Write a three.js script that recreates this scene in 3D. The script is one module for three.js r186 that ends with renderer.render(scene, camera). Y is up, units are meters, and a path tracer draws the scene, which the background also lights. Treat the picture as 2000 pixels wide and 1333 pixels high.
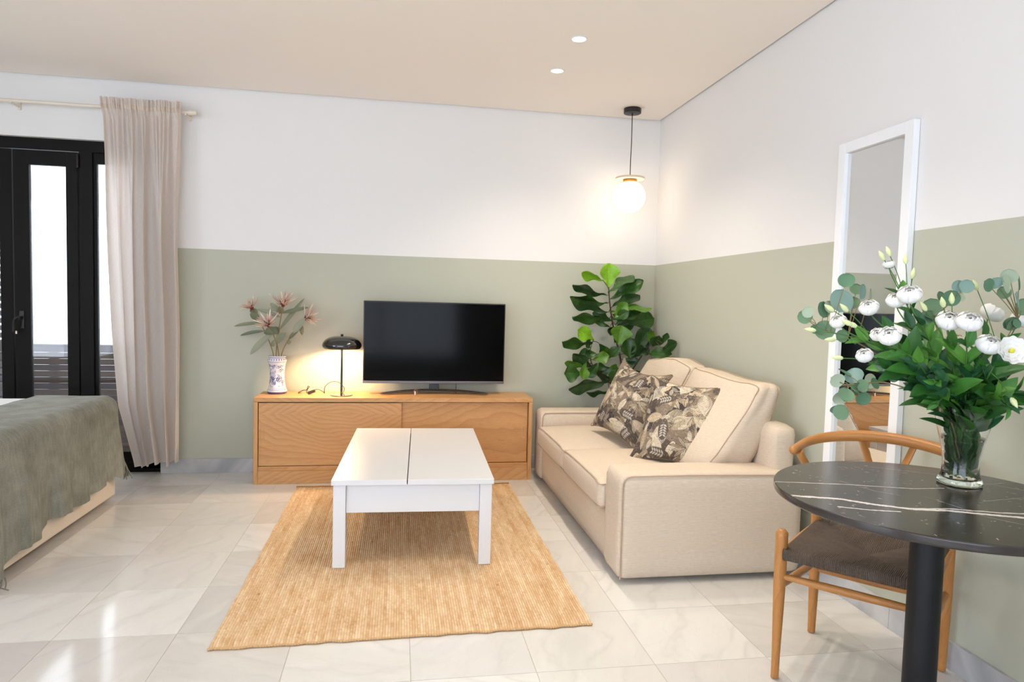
import * as THREE from 'three';
import { RoundedBoxGeometry } from 'three/addons/geometries/RoundedBoxGeometry.js';
import { RectAreaLightUniformsLib } from 'three/addons/lights/RectAreaLightUniformsLib.js';
import { mergeGeometries, mergeVertices } from 'three/addons/utils/BufferGeometryUtils.js';
import { ImprovedNoise } from 'three/addons/math/ImprovedNoise.js';

// ------------------------------------------------------------------ camera, sky, large lights, exposure
const scene = new THREE.Scene();
const camera = new THREE.PerspectiveCamera(2 * Math.atan(666.5 / 1315.25) * 180 / Math.PI, 2000 / 1333, 0.05, 200);
camera.position.set(-1.9185, 1.2367, 4.91);
camera.rotation.set(-0.057, -0.1666, 0.0261, 'YXZ');
const renderer = new THREE.WebGLRenderer({ antialias: true });
renderer.toneMapping = THREE.LinearToneMapping;
renderer.toneMappingExposure = 1.0;
renderer.shadowMap.enabled = true;
RectAreaLightUniformsLib.init();
scene.background = new THREE.Color(0.815, 0.91, 1.06);
scene.backgroundIntensity = 4.6;
// daylight of the wide garden window behind the camera
const dayLight = new THREE.RectAreaLight(new THREE.Color(0.815, 0.91, 1.06), 0.8, 3.9, 2.05);
dayLight.position.set(-2.9, 1.3, 6.86);
dayLight.lookAt(-2.9, 1.3, 0);
scene.add(dayLight);
// daylight of the tall window in the left wall, beyond the bed and out of the picture
const sideLight = new THREE.RectAreaLight(new THREE.Color(0.815, 0.91, 1.06), 2.6, 2.5, 2.0);
sideLight.position.set(-6.22, 1.3, 5.0);
sideLight.lookAt(0, 1.3, 5.0);
scene.add(sideLight);

// ------------------------------------------------------------------ helpers
const V = (x, y, z) => new THREE.Vector3(x, y, z);
const v3 = (a) => new THREE.Vector3(a[0], a[1], a[2]);
function rng(seed) { let a = seed >>> 0; return () => { a = (a + 0x6D2B79F5) | 0; let t = Math.imul(a ^ (a >>> 15), 1 | a); t = (t + Math.imul(t ^ (t >>> 7), 61 | t)) ^ t; return ((t ^ (t >>> 14)) >>> 0) / 4294967296; }; }
const P3 = new ImprovedNoise();
const nz = (x, y, z = 0) => P3.noise(x, y, z);
const fbm = (x, y, z = 0, o = 4) => { let s = 0, a = 0.5; for (let i = 0; i < o; i++) { s += a * nz(x, y, z + i * 7.3); x *= 2.03; y *= 2.03; a *= 0.5; } return s; };
const clamp = (x, a = 0, b = 1) => Math.min(b, Math.max(a, x));
const lerp = (a, b, t) => a + (b - a) * t;
const smooth = (a, b, x) => { const t = clamp((x - a) / (b - a)); return t * t * (3 - 2 * t); };
const mixc = (a, b, t) => [lerp(a[0], b[0], t), lerp(a[1], b[1], t), lerp(a[2], b[2], t)];
function tex(w, h, fn, srgb = true) {
  const d = new Uint8Array(w * h * 4);
  for (let j = 0; j < h; j++) for (let i = 0; i < w; i++) {
    const c = fn(i / w, j / h), k = (j * w + i) * 4;
    if (typeof c === 'number') { d[k] = d[k + 1] = d[k + 2] = clamp(c) * 255; } else { d[k] = clamp(c[0], 0, 255); d[k + 1] = clamp(c[1], 0, 255); d[k + 2] = clamp(c[2], 0, 255); }
    d[k + 3] = 255;
  }
  const t = new THREE.DataTexture(d, w, h);
  t.wrapS = t.wrapT = THREE.RepeatWrapping; t.magFilter = THREE.LinearFilter; t.minFilter = THREE.LinearMipmapLinearFilter; t.generateMipmaps = true;
  if (srgb) t.colorSpace = THREE.SRGBColorSpace;
  t.needsUpdate = true;
  return t;
}
function rep(t, u, v, ou = 0, ov = 0, rot = 0) { const c = t.clone(); c.repeat.set(u, v); c.offset.set(ou, ov); c.rotation = rot; c.needsUpdate = true; return c; }
const mat = (color, roughness = 0.6, o = {}) => new THREE.MeshPhysicalMaterial({ color, roughness, side: THREE.DoubleSide, ...o });
function mesh(name, geo, m, parent, p, r) {
  const o = new THREE.Mesh(geo, m); o.name = name;
  if (p) o.position.set(p[0], p[1], p[2]);
  if (r) o.rotation.set(r[0], r[1], r[2]);
  (parent || scene).add(o);
  return o;
}
const taken = {};
function numbered(name) { const n = taken[name] = (taken[name] ?? -1) + 1; return n ? name + '_' + String(n).padStart(3, '0') : name; }
function tag(o, label, category, group, kind) { o.userData = { label, category }; if (group) o.userData.group = group; if (kind) o.userData.kind = kind; return o; }
function thing(name, label, category, p = [0, 0, 0], turn = 0, group, kind) {
  const o = new THREE.Group(); o.name = numbered(name); o.position.set(p[0], p[1], p[2]); o.rotation.y = turn; scene.add(o);
  return tag(o, label, category, group, kind);
}
function group(name, parent, p) { const g = new THREE.Group(); g.name = name; if (p) g.position.set(p[0], p[1], p[2]); parent.add(g); return g; }
// uv in metres, per triangle from the axis its face points along; swap turns the pattern by a quarter
function boxUV(geo, swap = false, ox = 0, oy = 0) {
  const g = geo.index ? geo.toNonIndexed() : geo, p = g.attributes.position, uv = new Float32Array(p.count * 2);
  const a = V(), b = V(), c = V(), n = V();
  for (let i = 0; i < p.count; i += 3) {
    a.fromBufferAttribute(p, i); b.fromBufferAttribute(p, i + 1); c.fromBufferAttribute(p, i + 2);
    n.copy(b).sub(a).cross(c.clone().sub(a));
    const x = Math.abs(n.x), y = Math.abs(n.y), z = Math.abs(n.z);
    [a, b, c].forEach((q, k) => {
      let u, v;
      if (x >= y && x >= z) { u = q.z; v = q.y; } else if (y >= z) { u = q.x; v = q.z; } else { u = q.x; v = q.y; }
      if (swap) [u, v] = [v, u];
      uv[(i + k) * 2] = u + ox; uv[(i + k) * 2 + 1] = v + oy;
    });
  }
  g.setAttribute('uv', new THREE.BufferAttribute(uv, 2));
  return g;
}
// box from its corners, lightly rounded edges
function bx(x0, x1, y0, y1, z0, z1, r = 0.002, swap = false, seg = 2) {
  const w = x1 - x0, h = y1 - y0, d = z1 - z0;
  const g = r > 0 ? new RoundedBoxGeometry(w, h, d, seg, Math.min(r, w / 2.01, h / 2.01, d / 2.01)) : new THREE.BoxGeometry(w, h, d);
  g.translate((x0 + x1) / 2, (y0 + y1) / 2, (z0 + z1) / 2);
  return boxUV(g, swap);
}
// upholstered block: a rounded, subdivided box bent by fn
function softBox(w, h, d, r, seg, fn, swap) {
  let g = new THREE.BoxGeometry(w, h, d, seg[0], seg[1], seg[2]);
  g.deleteAttribute('uv'); g.deleteAttribute('normal');
  g = mergeVertices(g, 1e-5);
  const p = g.attributes.position, q = V(), c = V();
  for (let i = 0; i < p.count; i++) {
    q.fromBufferAttribute(p, i);
    c.set(clamp(q.x, -w / 2 + r, w / 2 - r), clamp(q.y, -h / 2 + r, h / 2 - r), clamp(q.z, -d / 2 + r, d / 2 - r));
    const o = q.clone().sub(c); if (o.lengthSq() > 1e-12) q.copy(c).add(o.normalize().multiplyScalar(r));
    if (fn) fn(q, q.x / (w / 2), q.y / (h / 2), q.z / (d / 2));
    p.setXYZ(i, q.x, q.y, q.z);
  }
  g.computeVertexNormals();
  return boxUV(g, swap);
}
const curve = (pts, closed = false, tension = 0.5) => new THREE.CatmullRomCurve3(pts.map((a) => a.isVector3 ? a : v3(a)), closed, 'catmullrom', tension);
const tube = (pts, r, n = 24, rs = 8, closed = false) => new THREE.TubeGeometry(curve(pts, closed), n, r, rs, closed);
// tube whose radius follows rf(t), ends capped
function taper(pts, rf, n = 24, rs = 10, squash = 1) {
  const c = curve(pts), fr = c.computeFrenetFrames(n, false), pos = [], uv = [], idx = [];
  for (let i = 0; i <= n; i++) {
    const q = c.getPointAt(i / n), r = rf(i / n);
    for (let j = 0; j <= rs; j++) {
      const a = j / rs * Math.PI * 2;
      const o = fr.normals[i].clone().multiplyScalar(Math.cos(a) * r).add(fr.binormals[i].clone().multiplyScalar(Math.sin(a) * r * squash));
      pos.push(q.x + o.x, q.y + o.y, q.z + o.z); uv.push(i / n * c.getLength(), j / rs * 2 * Math.PI * r);
    }
  }
  for (let i = 0; i < n; i++) for (let j = 0; j < rs; j++) { const a = i * (rs + 1) + j, b = a + rs + 1; idx.push(a, b, a + 1, b, b + 1, a + 1); }
  for (const [e, i] of [[0, 0], [1, n]]) {
    const q = c.getPointAt(e), k = pos.length / 3; pos.push(q.x, q.y, q.z); uv.push(0, 0);
    for (let j = 0; j < rs; j++) { const a = i * (rs + 1) + j; e ? idx.push(a, k, a + 1) : idx.push(a, a + 1, k); }
  }
  const g = new THREE.BufferGeometry();
  g.setAttribute('position', new THREE.Float32BufferAttribute(pos, 3)); g.setAttribute('uv', new THREE.Float32BufferAttribute(uv, 2)); g.setIndex(idx); g.computeVertexNormals();
  return g;
}
// grid surface from f(u, v) -> Vector3
function sheet(f, nu, nv, uvScale = [1, 1]) {
  const pos = [], uv = [], idx = [];
  for (let j = 0; j <= nv; j++) for (let i = 0; i <= nu; i++) { const q = f(i / nu, j / nv); pos.push(q.x, q.y, q.z); uv.push(i / nu * uvScale[0], j / nv * uvScale[1]); }
  for (let j = 0; j < nv; j++) for (let i = 0; i < nu; i++) { const a = j * (nu + 1) + i, b = a + nu + 1; idx.push(a, a + 1, b, b, a + 1, b + 1); }
  const g = new THREE.BufferGeometry();
  g.setAttribute('position', new THREE.Float32BufferAttribute(pos, 3)); g.setAttribute('uv', new THREE.Float32BufferAttribute(uv, 2)); g.setIndex(idx); g.computeVertexNormals();
  return g;
}
const lathe = (pts, seg = 48) => new THREE.LatheGeometry(pts.map(([r, y]) => new THREE.Vector2(r, y)), seg);
// sets a mesh between two points: its own +y runs from a to b, its +z turned towards n
function aim(o, a, b, n, roll = 0) {
  const y = b.clone().sub(a).normalize(), x = y.clone().cross(n).normalize(), z = x.clone().cross(y).normalize();
  const m = new THREE.Matrix4().makeBasis(x, y, z);
  o.quaternion.setFromRotationMatrix(m);
  if (roll) o.rotateY(roll);
  o.position.copy(a);
  return o;
}

// ------------------------------------------------------------------ textures and materials
function woodTex(seed, dark, light, w = 1024, h = 512, rings = 9, arch = 0.5) {
  return tex(w, h, (u, v) => {
    const uu = u * 4, vv = v;
    const tile = Math.sin(u * Math.PI * 2), tc = Math.cos(u * Math.PI * 2);
    const warp = 0.07 * fbm(tile * 0.9 + seed, tc * 0.9 + vv * 2.2, seed, 3);
    const heart = Math.abs((vv + warp - 0.5)) * (1.2 + arch * Math.cos(u * Math.PI * 2 + seed));
    let ring = heart * rings + 0.5 * fbm(tile * 2 + seed, tc * 2 + vv * 5, 3.1, 2);
    ring = ring - Math.floor(ring);
    const line = Math.pow(ring, 2.4) * (1 - smooth(0.9, 1, ring));
    const fibre = nz(u * 26 + 3 * tile, v * 420, seed) * 0.5 + nz(u * 60, v * 900, seed + 9) * 0.3;
    const pore = Math.max(0, nz(u * 40, v * 640, seed + 4) - 0.28) * 1.6;
    const t = clamp(0.66 - 0.26 * line + 0.22 * fibre - 0.55 * pore + 0.16 * fbm(uu, vv * 6, seed + 2, 2));
    return mixc(dark, light, t);
  });
}
const oakT = woodTex(1.7, [164, 108, 58], [226, 178, 122], 1024, 1024, 13, 0.75);
const oakT2 = woodTex(5.3, [164, 108, 58], [224, 174, 118], 1024, 1024, 11, 0.6);
const chairT = woodTex(9.1, [146, 90, 40], [206, 146, 80], 512, 512, 8, 0.3);
const oak = mat(0xffffff, 0.42, { map: rep(oakT, 0.55, 1.6) });
const oakDoorA = mat(0xffffff, 0.42, { map: rep(oakT, 0.62, 1.55, 0.15, 0.28) });
const oakDoorB = mat(0xffffff, 0.42, { map: rep(oakT2, 0.62, 1.5, 0.4, 0.1) });
const chairWood = mat(0xffffff, 0.38, { map: rep(chairT, 1.2, 3) });
const wallNoise = tex(256, 256, (u, v) => 0.5 + 0.35 * fbm(Math.sin(u * 6.2832) * 9 + 20, Math.cos(u * 6.2832) * 9 + v * 40, 1, 3), false);
const wallWhite = mat(0xe9e7e5, 0.85, { bumpMap: rep(wallNoise, 1.5, 1.5), bumpScale: 0.0006 });
const wallGreen = mat(0xbabbaa, 0.85, { bumpMap: rep(wallNoise, 1.5, 1.5), bumpScale: 0.0006 });
const ceilPaint = mat(0xf9f0e6, 0.9);
const whiteLacquer = mat(0xd9d9db, 0.3);
const whiteSatin = mat(0xf3f4f6, 0.4);
const blackFrame = mat(0x0e0b09, 0.55, { specularIntensity: 0.35 });
const blackMetal = mat(0x121215, 0.5, { specularIntensity: 0.6 });
const clearPane = mat(0xffffff, 0.02, { transmission: 1, thickness: 0, ior: 1.5 });

// ------------------------------------------------------------------ the room
const H = 2.632, G = 1.548, LX = -6.3, RZ = 7.0, T = 0.2;
const DX0 = -5.42, DX1 = -3.52, DY = 2.237;             // terrace door opening
const WX0 = -4.9, WX1 = -0.9, WY0 = 0.25, WY1 = 2.35;   // garden window opening
const SZ0 = 3.7, SZ1 = 6.3, SY0 = 0.25, SY1 = 2.35;      // side window opening
function wall(name, label, boxes) {
  const w = new THREE.Group(); w.name = name; scene.add(w); tag(w, label, 'wall', null, 'structure');
  for (const [x0, x1, y0, y1, z0, z1] of boxes) {
    if (y0 < G) mesh('green_paint', bx(x0, x1, y0, Math.min(y1, G), z0, z1, 0), wallGreen, w);
    if (y1 > G) mesh('white_paint', bx(x0, x1, Math.max(y0, G), y1, z0, z1, 0), wallWhite, w);
  }
  return w;
}
const HT = H + 0.05;
wall('wall_back', 'back wall painted sage green below and white above', [[DX1, T, 0, HT, -T, 0], [LX - T, DX0, 0, HT, -T, 0], [DX0, DX1, DY, HT, -T, 0]]);
wall('wall_right', 'right wall painted sage green below and white above, behind the sofa', [[0, T, 0, HT, 0, RZ + T]]);
wall('wall_left', 'left wall of the room beside the bed head', [[LX - T, LX, 0, HT, 0, SZ0], [LX - T, LX, 0, HT, SZ1, RZ + T], [LX - T, LX, 0, SY0, SZ0, SZ1], [LX - T, LX, SY1, HT, SZ0, SZ1]]);
wall('wall_rear', 'wall behind the camera with the wide garden window', [[LX, WX0, 0, HT, RZ, RZ + T], [WX1, 0, 0, HT, RZ, RZ + T], [WX0, WX1, 0, WY0, RZ, RZ + T], [WX0, WX1, WY1, HT, RZ, RZ + T]]);
{ // ceiling board stops short of the walls and leaves a shadow gap
  const c = new THREE.Group(); c.name = 'ceiling'; scene.add(c); tag(c, 'flat cream white ceiling with a narrow shadow gap along the walls', 'ceiling', null, 'structure');
  mesh('ceiling_board', bx(LX + 0.012, -0.012, H, HT - 0.005, 0.012, RZ - 0.012, 0), ceilPaint, c);
  mesh('ceiling_slab', bx(LX - T, T, HT, HT + 0.2, -T, RZ + T, 0), ceilPaint, c);
}
{ // marble floor, tile by tile
  const f = new THREE.Group(); f.name = 'floor'; scene.add(f); tag(f, 'polished pale grey marble floor of square tiles', 'floor', null, 'structure');
  mesh('floor_slab', bx(LX - T, T, -0.25, -0.0012, -T, RZ + T, 0), mat(0xb9b2a6, 0.7), f);
  const R = rng(11), mats = [], hues = [[220, 216, 209], [211, 206, 199], [226, 223, 217], [206, 201, 195], [217, 213, 208]];
  for (let k = 0; k < 5; k++) {
    const s = k * 17.3, ang = R() * 1.0 - 0.2, ca = Math.cos(ang), sa = Math.sin(ang);
    const t = tex(384, 384, (u, v) => {
      const x = u * ca - v * sa, y = u * sa + v * ca;
      const wv = fbm(x * 1.1 + s, y * 2.0, s, 4);
      const band = Math.pow(1 - Math.abs(Math.sin((y * 3.2 + wv * 3.0 + s) * 2.2)), 2.0);
      const cloud = fbm(x * 1.6 + s, y * 5 + 4, s + 3, 4);
      const vein = Math.pow(1 - Math.min(1, Math.abs(fbm(x * 1.5 + s + 9, y * 4.0, s, 4)) * 7), 6);
      let c = hues[k].slice();
      c = mixc(c, [176, 170, 166], clamp(0.3 * band * (0.35 + cloud * 1.8)));
      c = mixc(c, [240, 236, 230], clamp(0.5 * cloud));
      c = mixc(c, [168, 160, 154], 0.05 * vein);
      const g = nz(u * 130, v * 130, s) * 3; return [c[0] + g, c[1] + g, c[2] + g];
    });
    for (let q = 0; q < 4; q++) mats.push(mat(0xffffff, 0.1, { map: rep(t, 1, 1, 0, 0), ior: 1.6 }));
    for (let q = 0; q < 4; q++) { const m = mats[k * 4 + q]; m.map.center.set(0.5, 0.5); m.map.rotation = q * Math.PI / 2; }
  }
  const px = 0.4175, pz = 0.4075, x0 = -0.61, z0 = 2.36, gap = 0.0011;
  const xs = [], zs = [];
  for (let k = -20; k < 20; k++) { const x = x0 + k * px; if (x > LX + 0.03 && x < -0.03) xs.push(x); const z = z0 + k * pz; if (z > 0.03 && z < RZ - 0.03) zs.push(z); }
  xs.unshift(LX); xs.push(0); zs.unshift(0); zs.push(RZ);
  const cache = {};
  for (let i = 0; i + 1 < xs.length; i++) for (let j = 0; j + 1 < zs.length; j++) {
    const w = xs[i + 1] - xs[i] - 2 * gap, d = zs[j + 1] - zs[j] - 2 * gap, key = w.toFixed(4) + '_' + d.toFixed(4);
    if (!cache[key]) { const g = new THREE.BoxGeometry(w, 0.02, d); const uv = g.attributes.uv; for (let n = 0; n < uv.count; n++) uv.setXY(n, uv.getX(n) * w / px, uv.getY(n) * d / pz); cache[key] = g; }
    mesh('tile', cache[key], mats[Math.floor(R() * mats.length)], f, [(xs[i] + xs[i + 1]) / 2, -0.01, (zs[j] + zs[j + 1]) / 2]);
  }
}
{ // marble baseboards
  const mt = tex(512, 128, (u, v) => { const n = fbm(Math.sin(u * 6.2832) * 2 + 5, Math.cos(u * 6.2832) * 2 + v * 2, 2, 5); const c = mixc([164, 164, 166], [204, 202, 201], clamp(0.5 + n * 1.3)); return c; });
  const m = mat(0xffffff, 0.3, { map: rep(mt, 0.6, 3) });
  const add = (name, label, list) => { const g = new THREE.Group(); g.name = name; scene.add(g); tag(g, label, 'baseboard', null, 'structure'); for (const b of list) mesh('marble_strip', bx(...b, 0.002), m, g); };
  const back = []; for (let x = DX1; x < -0.02; x += 0.88) back.push([x + 0.0006, Math.min(x + 0.88, -0.015) - 0.0006, 0, 0.1, 0, 0.013]);
  add('baseboard_back', 'grey marble baseboard along the back wall', back);
  const right = []; for (let z = 0; z < RZ; z += 0.875) right.push([-0.013, 0, 0, 0.1, z + 0.0006, z + 0.8744]);
  add('baseboard_right', 'grey marble baseboard along the right wall', right);
}
// ------------------------------------------------------------------ terrace door, black frames
function pane(name, parent, x0, x1, y0, y1, z) { return mesh(name, new THREE.BoxGeometry(x1 - x0, y1 - y0, 0.006).translate((x0 + x1) / 2, (y0 + y1) / 2, z), clearPane, parent); }
{
  const d = new THREE.Group(); d.name = 'door_1'; scene.add(d); tag(d, 'black framed glazed terrace door beside the curtain', 'door', null, 'structure');
  const zf0 = -0.1, zf1 = -0.04;
  const fr = [bx(DX0, DX0 + 0.06, 0, DY, zf0, zf1), bx(DX1 - 0.16, DX1, 0, DY, zf0, zf1), bx(DX0, DX1, DY - 0.075, DY, zf0, zf1), bx(DX0, DX1, 0, 0.05, zf0, zf1)];
  mesh('outer_frame', mergeGeometries(fr), blackFrame, d);
  const post = mesh('mullion', bx(-4.035, -3.952, 0.05, DY - 0.075, zf0, zf1 + 0.004), blackFrame, d);
  const fixed = mesh('fixed_light_frame', mergeGeometries([bx(-3.952, -3.93, 0.05, 2.162, -0.08, -0.05), bx(-3.70, -3.68, 0.05, 2.162, -0.08, -0.05), bx(-3.93, -3.70, 2.09, 2.162, -0.08, -0.05), bx(-3.93, -3.70, 0.05, 0.14, -0.08, -0.05)]), blackFrame, d);
  pane('glass', fixed, -3.93, -3.70, 0.14, 2.09, -0.06);
  const leaf = (x0, x1, sl, sr, name) => {
    const l = mesh(name, mergeGeometries([bx(x0, x0 + sl, 0.055, 2.155, -0.062, -0.03), bx(x1 - sr, x1, 0.055, 2.155, -0.062, -0.03), bx(x0 + sl, x1 - sr, 2.06, 2.155, -0.062, -0.03), bx(x0 + sl, x1 - sr, 0.055, 0.18, -0.062, -0.03)]), blackFrame, d);
    pane('glass', l, x0 + sl, x1 - sr, 0.18, 2.06, -0.042);
    return l;
  };
  const a = leaf(-4.428, -4.04, 0.095, 0.072, 'door_leaf');
  leaf(-5.355, -4.436, 0.09, 0.075, 'door_leaf');
  for (const y of [2.1, 0.25]) mesh('hinge', new THREE.CylinderGeometry(0.008, 0.008, 0.09, 12), mat(0x2a2624, 0.35, { metalness: 0.6 }), a, [-4.036, y, -0.022]);
  const h = mesh('handle', mergeGeometries([bx(-4.4, -4.37, 0.98, 1.1, -0.031, -0.024, 0.003), new THREE.CylinderGeometry(0.009, 0.009, 0.045, 12).rotateX(Math.PI / 2).translate(-4.385, 1.055, -0.005), tube([[-4.385, 1.055, 0.015], [-4.40, 1.05, 0.02], [-4.41, 1.02, 0.02], [-4.412, 0.96, 0.018]], 0.008, 16, 8)].map((g) => { const q = g.index ? g.toNonIndexed() : g; return q; })), mat(0x2a2624, 0.3, { metalness: 0.7 }), a);
  mesh('key', bx(-4.418, -4.408, 0.945, 0.965, -0.03, -0.012, 0.001), mat(0xb9b2a2, 0.3, { metalness: 0.9 }), h);
}
{ // garden window behind the camera
  const d = new THREE.Group(); d.name = 'window_1'; scene.add(d); tag(d, 'wide white framed garden window in the wall behind the camera', 'window', null, 'structure');
  const z0 = RZ + 0.02, z1 = RZ + 0.09, f = [bx(WX0, WX0 + 0.06, WY0, WY1, z0, z1), bx(WX1 - 0.06, WX1, WY0, WY1, z0, z1), bx(WX0, WX1, WY0, WY0 + 0.06, z0, z1), bx(WX0, WX1, WY1 - 0.06, WY1, z0, z1)];
  for (const x of [-3.57, -2.23]) f.push(bx(x - 0.03, x + 0.03, WY0 + 0.06, WY1 - 0.06, z0, z1));
  mesh('window_frame', mergeGeometries(f), whiteSatin, d);
  for (const [a, b] of [[-4.84, -3.6], [-3.54, -2.26], [-2.2, -0.96]]) pane('glass', d, a, b, WY0 + 0.06, WY1 - 0.06, RZ + 0.055);
}
{ // side window in the left wall, out of the picture
  const d = new THREE.Group(); d.name = 'window_2'; scene.add(d); tag(d, 'tall white framed window in the left wall beyond the bed', 'window', null, 'structure');
  const x0 = LX - 0.09, x1 = LX - 0.02, f = [bx(x0, x1, SY0, SY1, SZ0, SZ0 + 0.06), bx(x0, x1, SY0, SY1, SZ1 - 0.06, SZ1), bx(x0, x1, SY0, SY0 + 0.06, SZ0, SZ1), bx(x0, x1, SY1 - 0.06, SY1, SZ0, SZ1), bx(x0, x1, SY0 + 0.06, SY1 - 0.06, 4.97, 5.03)];
  mesh('window_frame', mergeGeometries(f), whiteSatin, d);
  for (const [a, b] of [[3.76, 4.97], [5.03, 6.24]]) mesh('glass', new THREE.BoxGeometry(0.006, SY1 - SY0 - 0.12, b - a).translate(LX - 0.055, (SY0 + SY1) / 2, (a + b) / 2), clearPane, d);
}
// ------------------------------------------------------------------ terrace outside
{
  const t = mesh('terrace_floor', bx(-12, 6, -0.3, -0.06, -9, -0.2, 0), mat(0xd8d2c8, 0.8)); tag(t, 'pale terrace paving outside the glazed door', 'terrace', null, 'structure');
  const wm = mat(0xf4f3f0, 0.85);
  const w = thing('facade', 'bright white facade across the terrace, seen through the glazed door', 'building', [-6, -0.06, -4.5]);
  mesh('facade_wall', bx(-7, 8, 0, 4.2, -0.3, 0, 0), wm, w);
  for (const x of [-0.6, 0.55, 1.7]) mesh('downpipe', new THREE.CylinderGeometry(0.03, 0.03, 4, 12), wm, w, [x, 2.1, 0.035]);
  // slatted fence
  const f = thing('slat_fence', 'low dark brown slatted fence outside the glazed door', 'fence', [-4.8, -0.06, -0.78]);
  const fm = [0x4a3a34, 0x55443b, 0x41343a].map((c) => mat(c, 0.6));
  const sl = bx(-1.7, 1.7, 0, 0.0446, -0.012, 0.012, 0.002);
  for (let k = 0; k < 18; k++) mesh('slat', sl, fm[k % 3], f, [0, 0.015 + k * 0.0475, 0]);
  for (const x of [-1.5, -0.6, 0.245, 1.45]) mesh('post', bx(x - 0.03, x + 0.03, 0, 0.868, -0.05, -0.012, 0.003), fm[0], f);
  mesh('top_rail', bx(-1.7, 1.7, 0.869, 0.885, -0.05, 0.02, 0.003), fm[0], f);
  // louvred shutter leaf folded against the outside
  const s = thing('louvre_shutter', 'dark louvred shutter outside the far left door pane', 'shutter', [-4.93, -0.06, -0.4]);
  const sm = mat(0x5d5855, 0.5);
  mesh('shutter_frame', mergeGeometries([bx(-0.29, -0.25, 0, 2.3, -0.02, 0.02), bx(0.25, 0.29, 0, 2.3, -0.02, 0.02), bx(-0.25, 0.25, 2.22, 2.3, -0.02, 0.02), bx(-0.25, 0.25, 0, 0.1, -0.02, 0.02), bx(-0.25, 0.25, 0.86, 0.94, -0.02, 0.02)]), sm, s);
  const lg = bx(-0.25, 0.25, -0.003, 0.003, -0.024, 0.024, 0.001);
  for (let y = 0.14; y < 2.2; y += 0.052) if (y < 0.85 || y > 0.95) mesh('louvre', lg, sm, s, [0, y, 0], [0.75, 0, 0]);
}
// ------------------------------------------------------------------ curtain and rod
const linenT = tex(256, 256, (u, v) => { const a = nz(u * 128, v * 8, 1) * 9 + nz(u * 8, v * 128, 5) * 9; return [233 + a, 222 + a, 213 + a]; });
{
  const r = thing('curtain_rod', 'thin cream curtain rod above the terrace door', 'curtain rod', [0, 0, 0]);
  const rm = mat(0xe6dccb, 0.5);
  mesh('pole', new THREE.CylinderGeometry(0.011, 0.011, 2.55, 16).rotateZ(Math.PI / 2).translate(-4.545, 2.432, 0.1), rm, r);
  mesh('finial', new THREE.CylinderGeometry(0.015, 0.015, 0.05, 16).rotateZ(Math.PI / 2).translate(-3.285, 2.432, 0.1), rm, r);
  for (const x of [-3.325, -4.363, -5.6]) mesh('bracket', mergeGeometries([bx(x - 0.008, x + 0.008, 2.40, 2.46, 0, 0.012, 0.001), bx(x - 0.006, x + 0.006, 2.412, 2.422, 0.01, 0.112, 0.001)]), rm, r);
  const LY = [[2.49, -3.835], [2.41, -3.826], [2.135, -3.812], [1.474, -3.793], [0.97, -3.775], [0.494, -3.747], [0.114, -3.655], [0, -3.64]], RY = [[2.49, -3.348], [2.413, -3.348], [1.49, -3.36], [0.978, -3.352], [0.128, -3.367], [0, -3.367]];
  const at = (L, y) => { for (let i = 0; i + 1 < L.length; i++) if (y <= L[i][0] && y >= L[i + 1][0]) return lerp(L[i][1], L[i + 1][1], (L[i][0] - y) / (L[i][0] - L[i + 1][0])); return L[L.length - 1][1]; };
  const hem = (s) => 0.085 + 0.035 * smooth(0.72, 0.9, s) - 0.012 * Math.sin(s * 9);
  const f = (s, t) => {
    const y = lerp(2.487, hem(s), t), l = at(LY, y), rr = at(RY, y);
    const head = smooth(2.36, 2.44, y);
    const ph = s * 11.5 + 0.9 * nz(s * 4, y * 0.35, 2) + 0.6 * Math.sin(s * 5);
    const ph2 = s * 34 + nz(s * 9, y * 0.5, 6);
    const amp = 0.046 * (0.25 + 0.75 * smooth(2.4, 1.6, y)) * (0.55 + 0.6 * smooth(0.2, 0.5, s));
    const dz = amp * Math.sin(ph * 2 * Math.PI * 0.5) + (1 - head) * 0.010 * smooth(1.2, 2.35, y) * Math.sin(ph2 * 3.1) + head * 0.007 * Math.sin(s * 190 + 2 * Math.sin(s * 31));
    const dx = 0.35 * amp * Math.cos(ph * 2 * Math.PI * 0.5) * (1 - head) + head * 0.004 * Math.sin(s * 120);
    const up = y > 2.455 ? 0.006 * nz(s * 60, 3, 1) * 2 : 0;
    return V(lerp(l, rr, s) + dx, y + up, 0.118 + dz + 0.02 * head);
  };
  const c = mesh('curtain', sheet(f, 260, 90, [1.9, 2.4]), mat(0xffffff, 0.95, { map: rep(linenT, 6, 6), transmission: 0.42, thickness: 0 }));
  tag(c, 'sheer off-white linen curtain gathered on the rod beside the terrace door', 'curtain');
  const hm = mesh('header_tape', sheet((s, t) => f(s, lerp(0.018, 0.03, t)).add(V(0, 0, 0.003)), 200, 2), mat(0xd9c9ba, 0.9), c);
}
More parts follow.
